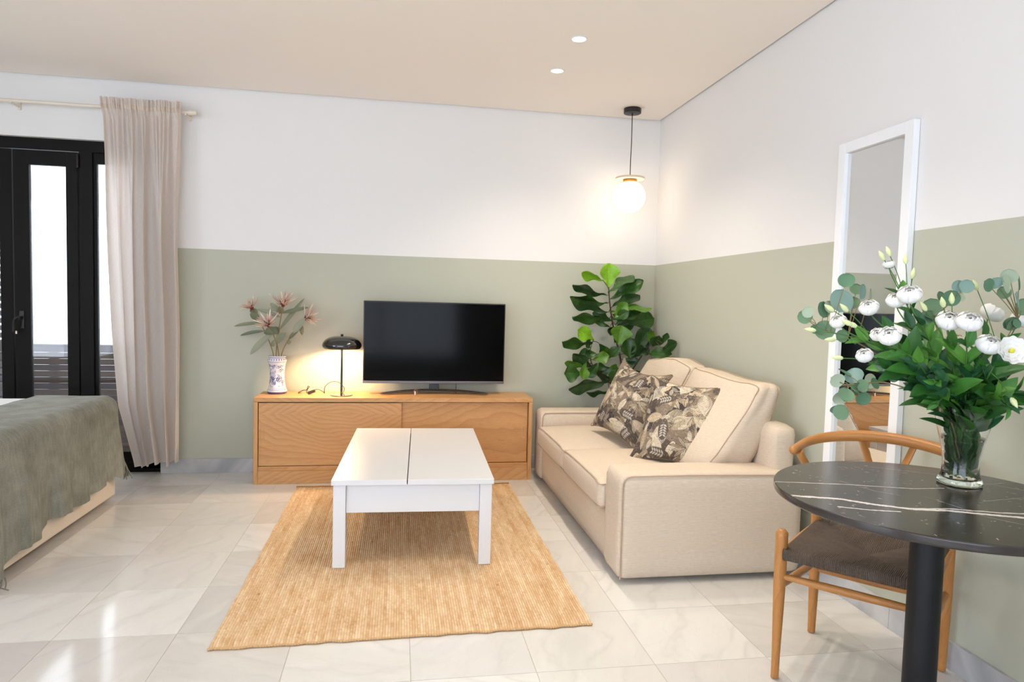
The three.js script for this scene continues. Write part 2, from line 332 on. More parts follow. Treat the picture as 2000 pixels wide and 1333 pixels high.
// ------------------------------------------------------------------ bed
const BX = -3.57, BZ0 = 0.61, BZ1 = 2.03;
{
  const b = thing('bed', 'bed with cream upholstered base under the grey throw', 'bed', [0, 0, 0]);
  const lt = tex(256, 256, (u, v) => { const a = nz(u * 200, v * 200, 3) * 10 + nz(u * 40, v * 40, 4) * 5; return [236 + a, 221 + a, 203 + a]; });
  const bm = mat(0xffffff, 0.7, { map: rep(lt, 3, 3) });
  mesh('base', bx(BX - 2.02, BX, 0.03, 0.29, BZ0 + 0.01, BZ1 - 0.01, 0.014, false, 4), bm, b);
  mesh('mattress', softBox(2.0, 0.26, BZ1 - BZ0 - 0.03, 0.06, [24, 6, 18], (q) => { q.x += BX - 1.02; q.y += 0.42; q.z += (BZ0 + BZ1) / 2; }), mat(0xf0eee9, 0.85), b);
  for (const x of [-5.4, BX - 0.12]) for (const z of [BZ0 + 0.12, BZ1 - 0.12]) mesh('foot', new THREE.CylinderGeometry(0.025, 0.02, 0.045, 16), blackMetal, b, [x, 0.0225, z]);
  const dv = mesh('duvet', softBox(1.85, 0.062, BZ1 - BZ0 + 0.02, 0.03, [40, 3, 30], (q, a, c, e) => { q.y += 0.586 + 0.005 * fbm(q.x * 4, q.z * 4, 2, 3) - 0.012 * Math.pow(Math.abs(e), 12) - 0.012 * Math.pow(Math.max(0, a), 14); q.x += BX - 0.95; q.z += (BZ0 + BZ1) / 2; }), mat(0xf4f2ee, 0.85));
  tag(dv, 'white duvet spread over the bed beneath the grey throw', 'duvet');
}
{ // throw draped over the foot end
  const tt = tex(512, 1024, (u, v) => { const x = u * 1.1, y = v * 2.2, a = fbm(x * 9, y * 9, 3, 4) * 30 + nz(x * 170, y * 170, 2) * 16 + nz(x * 14, y * 75, 5) * 12 + fbm(x * 2.2, y * 2.6, 7, 2) * 20; return [140 + a, 140 + a, 129 + a * 0.95]; });
  const tm = mat(0xffffff, 0.95, { map: tt, sheen: 0.6, sheenRoughness: 0.6, sheenColor: new THREE.Color(0.55, 0.55, 0.5), bumpMap: rep(wallNoise, 2, 2), bumpScale: 0.002 });
  const top = 0.628, ex = BX - 0.0, rr = 0.075;
  // overhang length o -> [horizontal advance, drop] round a soft edge
  const edge = (o) => { if (o <= 0) return [o, 0]; const L = rr * Math.PI / 2; if (o < L) { const a = o / rr; return [rr * Math.sin(a), rr * (1 - Math.cos(a))]; } return [rr, rr + (o - L)]; };
  const hemY = (z) => { const K = [[0.4, 0.09], [0.56, 0.085], [0.72, 0.165], [1.1, 0.122], [1.45, 0.14], [1.55, 0.095], [1.78, 0.10], [1.93, 0.03], [2.2, 0.02]]; for (let i = 0; i + 1 < K.length; i++) if (z <= K[i + 1][0]) return lerp(K[i][1], K[i + 1][1], clamp((z - K[i][0]) / (K[i + 1][0] - K[i][0]))); return 0.03; };
  const cx0 = -3.98, xe = ex - 0.055, ze0 = BZ0 + 0.035, ze1 = BZ1 - 0.035;
  const f = (s, t) => {
    const z = lerp(ze0 - 0.47, ze1 + 0.45, t);
    const zc = clamp(z, ze0, ze1), oz = z < ze0 ? ze0 - z : z > ze1 ? z - ze1 : 0, sg = z < ze0 ? -1 : 1;
    const full = (xe - cx0) + rr * Math.PI / 2 + (top - rr - hemY(zc)) - oz * 0.55 * (oz > 0 ? 1 : 0);
    const l = s * Math.max(full, 0.3), ox = cx0 + l - xe;
    let p;
    if (ox > 0 && oz > 0) {
      const h = Math.hypot(ox, oz), [adv, drop] = edge(h), a = Math.atan2(oz, ox), fl = 0.035 * smooth(0.1, 0.5, drop) * Math.sin(2 * a);
      p = V(xe + Math.cos(a) * (adv + fl), top - drop, (sg < 0 ? ze0 : ze1) + sg * Math.sin(a) * (adv + fl));
    } else if (oz > 0) { const [adv, drop] = edge(oz); p = V(xe + ox, top - drop, (sg < 0 ? ze0 : ze1) + sg * adv); } else { const [adv, drop] = edge(ox); p = V(xe + adv, top - drop, z); }
    const drop = top - p.y, w = smooth(0.08, 0.5, drop);
    if (ox > 0) p.x += w * (0.014 + 0.013 * Math.sin(z * 24 + 1.6 * Math.sin(z * 6)) + 0.016 * nz(z * 9, drop * 1.2, 4) + 0.006 * Math.sin(z * 61 + 2 * nz(z * 5, 1, 1)) + 0.02 * smooth(1.4, 1.95, z));
    else if (oz > 0) p.z += sg * w * (0.012 + 0.014 * Math.sin(p.x * 23));
    p.y += (1 - smooth(0.0, 0.05, drop)) * (0.006 * fbm(p.x * 6, z * 6, 8, 3)) - 0.010 * smooth(0.35, 0.55, drop) * 0;
    p.y = Math.max(p.y, 0.012);
    return p;
  };
  const th = mesh('throw_blanket', sheet(f, 110, 260), tm);
  tag(th, 'grey green velvety throw draped over the foot of the bed', 'throw');
  const R = rng(5), ys = [];
  const tassel = (a, n) => { for (let k = 0; k < n; k++) { const d = V((R() - 0.3) * 0.05, -Math.min(0.07, a.y - 0.006), (R() - 0.5) * 0.06); const o = a.clone().add(V((R() - 0.5) * 0.02, 0.004, (R() - 0.5) * 0.03)); mesh('tassel', tube([o, o.clone().addScaledVector(d, 0.5).add(V(0.006, 0, 0.004)), o.clone().add(d)], 0.0028, 10, 6), tm, th); } };
  for (const z of [0.30, 0.36, 0.42]) tassel(f(1, (z - (ze0 - 0.47)) / (ze1 - ze0 + 0.92)), 3);
  for (const z of [1.9, 1.96]) tassel(f(1, (z - (ze0 - 0.47)) / (ze1 - ze0 + 0.92)), 2);
}
// ------------------------------------------------------------------ rug
{
  const X0 = -2.556, X1 = -1.166, Z0 = 0.43, Z1 = 2.49, rows = 140, R = rng(21);
  const cell = (i, j) => { const h = Math.sin(i * 127.1 + j * 311.7) * 43758.5453; return h - Math.floor(h); };
  const tone = []; let run = 0.5; for (let i = 0; i < rows; i++) { if (R() < 0.28) run = R(); tone.push(clamp(run * 0.45 + R() * 0.5)); }
  const jt = tex(1680, 1024, (u, v) => {
    const r = Math.min(rows - 1, Math.floor(u * rows)), w = u * rows - r;
    const ply = 0.5 + 0.5 * Math.sin((v * 250 + (w - 0.5) * 1.6 + r * 0.37) * 6.2832);
    const patch = fbm(r * 0.31, v * 9, 4, 3), fib = nz(u * 520, v * 700, 2), blot = nz(r * 3.7, v * 70, 8);
    const k = cell(r, Math.floor(v * 150 + r * 0.37)), k2 = cell(r + 500, Math.floor(v * 46 + r * 0.61));
    let c = mixc([192, 146, 98], [233, 208, 172], clamp(tone[r] * 0.5 + 0.32 * (k - 0.5) + 0.3 * (k2 - 0.5) + 0.3 + patch * 0.6));
    c = mixc(c, [240, 222, 194], clamp(0.18 * ply + 0.3 * fib));
    c = mixc(c, [156, 108, 60], clamp(clamp((blot - 0.5) * 1.4) + 0.22 * Math.pow(Math.abs(w - 0.5) * 2, 4)));
    return c;
  });
  const bt = tex(528, 512, (u, v) => { const r = Math.floor(u * rows), w = u * rows - r; return 0.5 + 0.4 * Math.sin((v * 250 + (w - 0.5) * 1.6 + r * 0.37) * 6.2832) * (1 - Math.abs(w - 0.5)); }, false);
  const rm = mat(0xffffff, 0.95, { map: jt, bumpMap: bt, bumpScale: 0.0015 });
  const g = thing('jute_rug', 'striped natural jute rug under the white coffee table', 'rug', [0, 0, 0]);
  const nv = 50, per = 6, nu = rows * per;
  const endz = (u, e) => (e ? Z1 + 0.012 - 0.03 * u + 0.006 * nz(u * 22, 3, 1) * 2 : Z0 + 0.01 * u + 0.006 * nz(u * 20, 7, 2) * 2);
  const topG = sheet((u, v) => {
    const w = u * rows - Math.floor(u * rows - 1e-6);
    const side = 0.006 * nz(v * 14, u < 0.5 ? 2 : 9, 4) * smooth(0.06, 0, Math.min(u, 1 - u));
    let y = 0.0072 + 0.0052 * Math.sqrt(Math.max(0, 1 - Math.pow((w - 0.5) * 1.9, 2))) + 0.0015 * nz(u * 7, v * 8, 1);
    if (v === 0 || v === 1 || u === 0 || u === 1) y = 0.001;
    return V(lerp(X0, X1, u) + side, y, lerp(endz(u, 0), endz(u, 1), v));
  }, nu, nv);
  mesh('braided_field', topG, rm, g);
  const hm = mat(0xb98a55, 0.95, { bumpMap: rep(wallNoise, 30, 30), bumpScale: 0.003 });
  for (const e of [0, 1]) mesh('end_hem', tube(Array.from({ length: rows * 2 + 1 }, (_, i) => [lerp(X0, X1, i / rows / 2), 0.0058 + (i % 2) * 0.001, endz(i / rows / 2, e) + (e ? -0.004 : 0.006) + (i % 2) * 0.004]), e ? 0.0042 : 0.006, rows * 4, 6), e ? mat(0xcaa374, 0.95) : hm, g);
}
// ------------------------------------------------------------------ coffee table
{
  const t = thing('coffee_table', 'white lacquered coffee table with split top on the jute rug', 'table', [-1.822, 0.0135, 1.232], -0.03);
  const w = 0.735, d = 1.25, h = 0.406, s = -w / 2 + w * 0.46, m = whiteLacquer;
  mesh('top_panel', bx(-w / 2, s - 0.0022, h - 0.024, h, -d / 2, d / 2, 0.0015), m, t);
  mesh('top_panel', bx(s + 0.0022, w / 2, h - 0.024, h, -d / 2, d / 2, 0.0015), m, t);
  for (const a of [-1, 1]) for (const b of [-1, 1]) { const x = a * (w / 2 - 0.036), z = b * (d / 2 - 0.038); mesh('leg', bx(x - 0.028, x + 0.028, 0, h - 0.025, z - 0.028, z + 0.028, 0.0015), m, t); }
  for (const b of [-1, 1]) { const z = b * (d / 2 - 0.03); mesh('apron', bx(-w / 2 + 0.065, w / 2 - 0.065, h - 0.155, h - 0.025, z - 0.009, z + 0.009, 0.001), m, t); const x = b * (w / 2 - 0.03); mesh('apron', bx(x - 0.009, x + 0.009, h - 0.155, h - 0.025, -d / 2 + 0.067, d / 2 - 0.067, 0.001), m, t); }
  mesh('storage_bottom', bx(-w / 2 + 0.04, w / 2 - 0.04, h - 0.15, h - 0.138, -d / 2 + 0.04, d / 2 - 0.04, 0), m, t);
}
// ------------------------------------------------------------------ tv bench
{
  const x0 = -2.845, x1 = -0.992, h = 0.574, z1 = 0.343, z0 = 0.016;
  const b = thing('tv_bench', 'long oak television bench with two sliding doors against the back wall', 'bench', [0, 0, 0]);
  mesh('top', bx(x0, x1, h - 0.028, h, z0, z1, 0.0015), oak, b);
  for (const [a, c] of [[x0, x0 + 0.026], [x1 - 0.026, x1]]) mesh('side_panel', bx(a, c, 0, h - 0.0285, z0, z1, 0.0015, true), mat(0xffffff, 0.42, { map: rep(oakT, 0.55, 1.6, 0.3) }), b);
  mesh('plinth', bx(x0 + 0.027, x1 - 0.027, 0, 0.088, z0 + 0.02, z1 - 0.001, 0.001), oak, b);
  mesh('bottom_rail', bx(x0 + 0.027, x1 - 0.027, 0.0885, 0.118, z0 + 0.02, z1 - 0.006, 0.001), oakDoorB, b);
  mesh('back_panel', bx(x0 + 0.027, x1 - 0.027, 0.09, h - 0.03, z0, z0 + 0.008, 0), oak, b);
  const dA = mesh('sliding_door', bx(x0 + 0.03, -1.893, 0.122, h - 0.034, z1 - 0.022, z1 - 0.006, 0.0015), oakDoorA, b);
  const dB = mesh('sliding_door', bx(-1.915, x1 - 0.03, 0.122, h - 0.034, z1 - 0.044, z1 - 0.028, 0.0015), oakDoorB, b);
  const slot = (x, z, m, p) => { // recessed finger pull: a rim round a sunken plate
    const sh = new THREE.Shape(); const r = 0.011, l = 0.045;
    sh.moveTo(-r, -l + r); sh.absarc(0, -l + r, r, Math.PI, 2 * Math.PI); sh.lineTo(r, l - r); sh.absarc(0, l - r, r, 0, Math.PI); sh.closePath();
    const hole = new THREE.Path(); const q = 0.008; hole.absarc(0, -l + r, q, Math.PI, 2 * Math.PI); hole.absarc(0, l - r, q, 0, Math.PI); hole.closePath(); sh.holes.push(hole);
    const g = new THREE.ExtrudeGeometry(sh, { depth: 0.0022, bevelEnabled: false, curveSegments: 10 }); mesh('finger_pull', g, m, p, [x, 0.337, z]);
  };
  slot(-2.792, z1 - 0.006, oakDoorB, dA);
  slot(-1.047, z1 - 0.028, mat(0xd9b48a, 0.3, { metalness: 0.5 }), dB);
}
// ------------------------------------------------------------------ television
{
  const t = thing('television', 'black flat screen television standing on the oak bench', 'television', [-1.667, 0.575, 0.15]);
  const W = 0.99, y0 = 0.078, y1 = 0.65;
  mesh('housing', bx(-W / 2, W / 2, y0, y1, -0.03, 0.008, 0.004), mat(0x1b1b20, 0.4), t);
  mesh('back_cover', softBox(0.7, 0.36, 0.035, 0.015, [6, 6, 2], (q) => { q.y += y0 + 0.22; q.z -= 0.047; }), mat(0x151517, 0.6), t);
  mesh('screen', bx(-W / 2 + 0.007, W / 2 - 0.007, y0 + 0.017, y1 - 0.008, 0.008, 0.0095, 0), mat(0x040405, 0.1, { specularIntensity: 0.22 }), t);
  mesh('bottom_bezel', bx(-W / 2, W / 2, y0 - 0.001, y0 + 0.0165, 0.006, 0.0115, 0.002), mat(0x6b6568, 0.35, { metalness: 0.7 }), t);
  const st = mesh('stand', sheet((u, v) => { // crescent foot, low arch, oval section
    const a = (u - 0.5) * 2, x = a * 0.385, zc = -0.03 + 0.07 * a * a, yc = 0.008 + 0.018 * (1 - a * a), an = v * Math.PI * 2, e = Math.sqrt(Math.max(0, 1 - Math.pow(Math.abs(a), 16)));
    return V(x, yc + 0.0075 * Math.sin(an) * e, zc + 0.022 * Math.cos(an) * e);
  }, 60, 16), mat(0x2b2729, 0.35), t);
  mesh('neck', bx(-0.035, 0.035, 0.02, y0 + 0.03, -0.045, -0.022, 0.004), mat(0x1d2026, 0.25), t);
  mesh('power_cable', tube([[0.155, y0 + 0.02, -0.02], [0.156, 0.05, -0.022], [0.154, 0.02, -0.03], [0.158, 0.003, -0.06]], 0.0022, 16, 6), mat(0x111111, 0.5), t);
}
{ // loose knot of a small tag by the stand
  const k = thing('cable_tie', 'tiny twisted cable tie lying against the television stand', 'cable tie', [-1.8, 0.575, 0.168]);
  mesh('loop', tube([[0, 0.003, 0.024], [-0.012, 0.02, 0.024], [0.004, 0.04, 0.022], [0.016, 0.022, 0.024], [0.004, 0.003, 0.028]], 0.0025, 24, 6), mat(0x8a5a44, 0.5), k);
  mesh('tab', bx(-0.006, 0.003, 0, 0.026, 0.024, 0.028, 0.001), mat(0xe6ddd0, 0.6), k);
}
// ------------------------------------------------------------------ table lamp
{
  const l = thing('table_lamp', 'black mushroom table lamp shining on the oak bench', 'lamp', [-2.3, 0.574, 0.215]);
  const bk = mat(0x0d0b0a, 0.16, { clearcoat: 1, clearcoatRoughness: 0.06 });
  mesh('base', lathe([[0, 0], [0.074, 0], [0.0755, 0.002], [0.0755, 0.004], [0.074, 0.006], [0.012, 0.0065], [0, 0.0065]], 64), bk, l);
  mesh('stem', lathe([[0, 0.0065], [0.0075, 0.0065], [0.0075, 0.395], [0, 0.395]], 20), bk, l);
  const out = [[0.004, 0.408], [0.03, 0.407], [0.06, 0.403], [0.09, 0.394], [0.113, 0.379], [0.127, 0.36], [0.1315, 0.344], [0.129, 0.331], [0.122, 0.321]];
  const inn = out.map(([r, y]) => [Math.max(0.0035, r - 0.003), y - 0.003 + (r > 0.12 ? 0.003 : 0)]).reverse();
  const sh = mesh('shade', lathe(out, 72), bk, l);
  mesh('shade_lining', lathe(inn, 72), mat(0xf2eee4, 0.6), sh);
  mesh('finial', lathe([[0, 0.408], [0.009, 0.408], [0.009, 0.418], [0.007, 0.42], [0, 0.42]], 24), bk, sh);
  const em = new THREE.MeshStandardMaterial({ color: 0xfff1d8, emissive: new THREE.Color(1, 0.74, 0.44), emissiveIntensity: 3, roughness: 0.5 });
  mesh('bulb', new THREE.SphereGeometry(0.019, 20, 14), em, l, [-0.035, 0.362, 0]);
  mesh('socket', new THREE.CylinderGeometry(0.011, 0.013, 0.03, 16), bk, l, [-0.035, 0.389, 0]);
  const p = new THREE.PointLight(new THREE.Color(1, 0.72, 0.44), 1.6); p.position.set(-0.035, 0.362, 0); p.shadow.radius = 1; p.castShadow = true; l.add(p);
  const cb = mat(0x4a3524, 0.6);
  mesh('cord', tube([[0.004, 0.006, -0.076], [0.012, 0.03, -0.082], [0.006, 0.055, -0.06], [-0.03, 0.086, -0.05], [-0.075, 0.085, -0.05], [-0.112, 0.055, -0.05], [-0.118, 0.02, -0.05], [-0.115, 0.006, -0.05], [-0.13, 0.02, -0.05], [-0.16, 0.034, -0.05], [-0.185, 0.03, -0.05]], 0.0025, 90, 7), cb, l);
  const sw = mesh('cord_switch', new RoundedBoxGeometry(0.052, 0.02, 0.022, 3, 0.006), mat(0x33251c, 0.45), l, [-0.203, 0.016, -0.05], [0, 0, 0.35]);
  mesh('cord_tail', tube([[-0.226, 0.008, -0.05], [-0.236, 0.012, -0.05], [-0.229, 0.035, -0.052], [-0.218, 0.05, -0.054], [-0.227, 0.054, -0.056], [-0.236, 0.03, -0.056], [-0.26, 0.026, -0.056], [-0.288, 0.012, -0.06], [-0.292, 0.004, -0.075], [-0.28, 0.004, -0.11]], 0.0025, 80, 7), cb, l);
}
// ------------------------------------------------------------------ blue and white vase with dried proteas
{
  const cv = document.createElement('canvas'); cv.width = 1024; cv.height = 768; const c = cv.getContext('2d');
  c.fillStyle = '#dcd8de'; c.fillRect(0, 0, 1024, 768);
  const R = rng(77), blue = (a) => `rgba(${40 + R() * 22},${44 + R() * 20},${96 + R() * 30},${a})`;
  c.fillStyle = '#4f4c86'; c.fillRect(0, 726, 1024, 42); c.fillStyle = blue(0.8); c.fillRect(0, 28, 1024, 8); c.fillRect(0, 118, 1024, 6); c.fillRect(0, 690, 1024, 5); c.fillRect(0, 40, 1024, 4);
  for (let i = 0; i < 22; i++) { const x = i * 46.6; c.fillStyle = blue(0.9); c.beginPath(); c.moveTo(x, 60); c.lineTo(x + 26, 60); c.lineTo(x + 13, 96); c.closePath(); c.fill(); }
  for (let i = 0; i < 30; i++) { c.fillStyle = blue(0.8); c.beginPath(); c.arc(i * 34.2 + 8, 668, 7, 0, 7); c.fill(); }
  for (let i = 0; i < 150; i++) { const x = R() * 1024, y = 140 + R() * 480, a = R() * 6.3, s = 18 + R() * 36; c.save(); c.translate(x, y); c.rotate(a); c.strokeStyle = blue(0.85); c.lineWidth = 4 + R() * 6; c.beginPath(); c.moveTo(-s, 0); c.quadraticCurveTo(0, -s, s, 0); c.quadraticCurveTo(s * 1.6, s * 0.8, s * 0.6, s); c.stroke(); c.fillStyle = blue(0.55); c.beginPath(); c.ellipse(s * 0.3, s * 0.3, s * 0.45, s * 0.2, 0.7, 0, 7); c.fill(); c.restore(); }
  for (let i = 0; i < 9; i++) { const x = i * 114 + 40, y = 470 + 60 * Math.sin(i * 2); for (let k = 0; k < 7; k++) { c.save(); c.translate(x, y); c.rotate(k * 0.9); c.fillStyle = blue(0.7); c.beginPath(); c.ellipse(26, 0, 22, 9, 0, 0, 7); c.fill(); c.restore(); } c.fillStyle = '#dcd8de'; c.beginPath(); c.arc(x, y, 9, 0, 7); c.fill(); }
  const ct = new THREE.CanvasTexture(cv); ct.colorSpace = THREE.SRGBColorSpace; ct.wrapS = THREE.RepeatWrapping;
  const v = thing('ceramic_vase', 'blue and white painted ceramic vase at the left end of the bench', 'vase', [-2.737, 0.5745, 0.115]);
  const prof = [[0.05, 0], [0.063, 0.002], [0.0665, 0.012], [0.066, 0.02], [0.058, 0.035], [0.0525, 0.06], [0.049, 0.1], [0.0485, 0.14], [0.052, 0.18], [0.0585, 0.212], [0.062, 0.222], [0.0615, 0.232], [0.056, 0.24], [0.055, 0.248], [0.059, 0.256], [0.058, 0.258], [0.052, 0.252], [0.05, 0.235], [0.045, 0.15], [0.046, 0.02], [0.001, 0.012]];
  const g = lathe([[0.001, 0], ...prof], 64); { const p = g.attributes.position, uv = g.attributes.uv; for (let i = 0; i < p.count; i++) uv.setXY(i, uv.getX(i), clamp(p.getY(i) / 0.258)); }
  mesh('body', g, mat(0xffffff, 0.2, { map: ct, clearcoat: 0.5, clearcoatRoughness: 0.1 }), v);
}
function leafGeo(w, len, o = {}) { // lens-shaped blade along +y, face to +z
  const { pow = 1, fold = 0.15, droop = 0.2, wave = 0, nw = 6, nl = 10, peak = 0.5, tip = 1 } = o;
  return sheet((u, v) => {
    const a = (u - 0.5) * 2, vv = Math.pow(v, peak === 0.5 ? 1 : Math.log(0.5) / Math.log(peak));
    const wd = w / 2 * Math.pow(Math.sin(Math.PI * clamp(vv, 0.001, 0.999)), pow) * (tip === 1 ? 1 : 1);
    return V(a * wd, v * len, Math.abs(a) * wd * fold * 2 - droop * len * v * v + wave * len * Math.sin(v * 9 + a * 2) * Math.abs(a));
  }, nw, nl);
}
const FLOWERS = 'dried protea stems in the ceramic vase';
{
  const R = rng(41), gm = [mat(0x868a70, 0.8), mat(0x757c64, 0.8), mat(0x989a84, 0.8)], stemM = mat(0x8d7a4c, 0.8);
  const tips = [mat(0xe0c4b2, 0.7), mat(0xeaddcb, 0.7), mat(0xd2a698, 0.7)], core = mat(0x7d2a2c, 0.8);
  const PL = [[[-2.825, 1.066, 0.14], [-2.999, 1.028, 0.154], 0.026], [[-2.817, 1.017, 0.14], [-2.983, 0.963, 0.085], 0.030], [[-2.769, 0.984, 0.14], [-2.902, 0.844, 0.166], 0.048], [[-2.713, 1.006, 0.14], [-2.576, 1.201, 0.12], 0.026], [[-2.666, 1.124, 0.14], [-2.543, 1.157, 0.186], 0.026], [[-2.645, 1.007, 0.14], [-2.557, 1.074, 0.198], 0.048], [[-2.556, 1.043, 0.14], [-2.57, 0.971, 0.141], 0.030], [[-2.689, 1.107, 0.14], [-2.708, 1.149, 0.2], 0.039], [[-2.793, 1.129, 0.14], [-2.782, 1.175, 0.117], 0.035], [[-2.88, 1.103, 0.14], [-2.911, 1.134, 0.089], 0.048], [[-2.857, 1.07, 0.14], [-2.902, 1.102, 0.152], 0.048], [[-2.745, 0.943, 0.14], [-2.775, 0.881, 0.104], 0.026], [[-2.681, 0.965, 0.14], [-2.662, 0.901, 0.129], 0.026], [[-2.652, 0.953, 0.14], [-2.594, 1.009, 0.153], 0.022], [[-2.761, 1.105, 0.14], [-2.865, 1.14, 0.099], 0.030], [[-2.721, 0.985, 0.14], [-2.779, 1.011, 0.085], 0.061], [[-2.793, 1.013, 0.14], [-2.733, 0.983, 0.184], 0.065], [[-2.714, 1.165, 0.14], [-2.775, 1.139, 0.195], 0.026], [[-2.732, 0.922, 0.14], [-2.681, 0.976, 0.188], 0.052]];
  const defs = [
    ['leftmost dried protea with spiky pink flower in the ceramic vase', [-2.905, 1.155, 0.12], [-0.45, 0.85, 0.3]],
    ['tallest dried protea with wide cream and red flower in the ceramic vase', [-2.698, 1.18, 0.14], [0.12, 0.9, 0.35]],
    ['lowest dried protea with striped petals at the front of the ceramic vase', [-2.782, 1.045, 0.2], [-0.15, 0.75, 0.65]],
    ['rightmost dried protea with pale fanned petals nearest the black lamp', [-2.545, 1.094, 0.16], [0.85, 0.35, 0.3]]];
  const stems = [];
  defs.forEach(([label, hd, dr], k) => {
    const t = thing('protea_stem', label, 'flower', [-2.737, 0.59, 0.115], 0, FLOWERS), o = v3([-2.737, 0.59, 0.115]), h = v3(hd).sub(o), d = v3(dr).normalize();
    const b0 = V((k - 1.5) * 0.012, 0.0, 0.01 * (k % 2 ? 1 : -1)), b1 = V((k - 1.5) * 0.018, 0.25, 0.0);
    const pts = [b0, b1, b1.clone().lerp(h, 0.55).add(V(0, 0.03, 0)), h.clone().addScaledVector(d, -0.03), h];
    mesh('stem', taper(pts, (s) => 0.0042 - 0.0012 * s, 24, 8), stemM, t);
    stems.push({ t, c: curve(pts), o });
    const fl = group('flower', t, [h.x, h.y, h.z]);
    mesh('flower_core', new THREE.SphereGeometry(0.013, 12, 10).scale(1, 1.2, 1), core, fl);
    const long = leafGeo(0.013, 1, { pow: 0.8, fold: 0.5, droop: 0, nw: 4, nl: 7 });
    const n = 26, ux = d.clone().cross(V(0.3, 0.1, 0.9)).normalize(), uy = d.clone().cross(ux);
    for (let i = 0; i < n; i++) {
      const ring = i / n, ang = i * 2.4, open = lerp(0.25, 1.35, Math.sqrt(ring)) + (R() - 0.5) * 0.2, L = lerp(0.075, 0.125, R()) * (k === 1 ? 1.1 : k === 0 ? 0.85 : 1) * (0.6 + 0.45 * ring);
      const dir = d.clone().multiplyScalar(Math.cos(open)).addScaledVector(ux, Math.cos(ang) * Math.sin(open)).addScaledVector(uy, Math.sin(ang) * Math.sin(open));
      const p = mesh('petal', leafGeo(0.012, L, { pow: 0.75, fold: 0.5, droop: -0.12 - 0.15 * ring, nw: 4, nl: 6 }), tips[i % 3], fl);
      aim(p, dir.clone().multiplyScalar(0.006), dir, d.clone().addScaledVector(dir, -0.2));
      if (ring < 0.8) { const q = mesh('inner_petal', leafGeo(0.011, L * 0.45, { pow: 0.6, fold: 0.4, droop: -0.1, nw: 2, nl: 5 }), core, fl); aim(q, V(0, 0, 0), dir.clone().add(V((R() - 0.5) * 0.4, (R() - 0.5) * 0.4, 0)), d); }
    }
  });
  PL.forEach(([a, b, w], i) => {
    const A = v3(a), B = v3(b); let best = 0, bd = 9, bp;
    stems.forEach((s, k) => { for (let q = 0.3; q <= 0.97; q += 0.05) { const p = s.c.getPointAt(q).add(s.o), dd = p.distanceTo(A); if (dd < bd) { bd = dd; best = k; bp = p; } } });
    const s = stems[best], A2 = bp.clone().sub(s.o), B2 = B.clone().add(V(0, 0.012, 0)).sub(s.o), L = A2.distanceTo(B2);
    const lf = mesh('leaf', leafGeo(Math.max(w, 0.028) * 1.05, L * 1.08, { pow: 0.55, fold: 0.25, droop: 0.1, nw: 4, nl: 10 }), gm[i % 3], s.t);
    aim(lf, A2, B2, V(0.2 * (R() - 0.5), 0.45, 1), (R() - 0.5) * 0.6);
  });
}
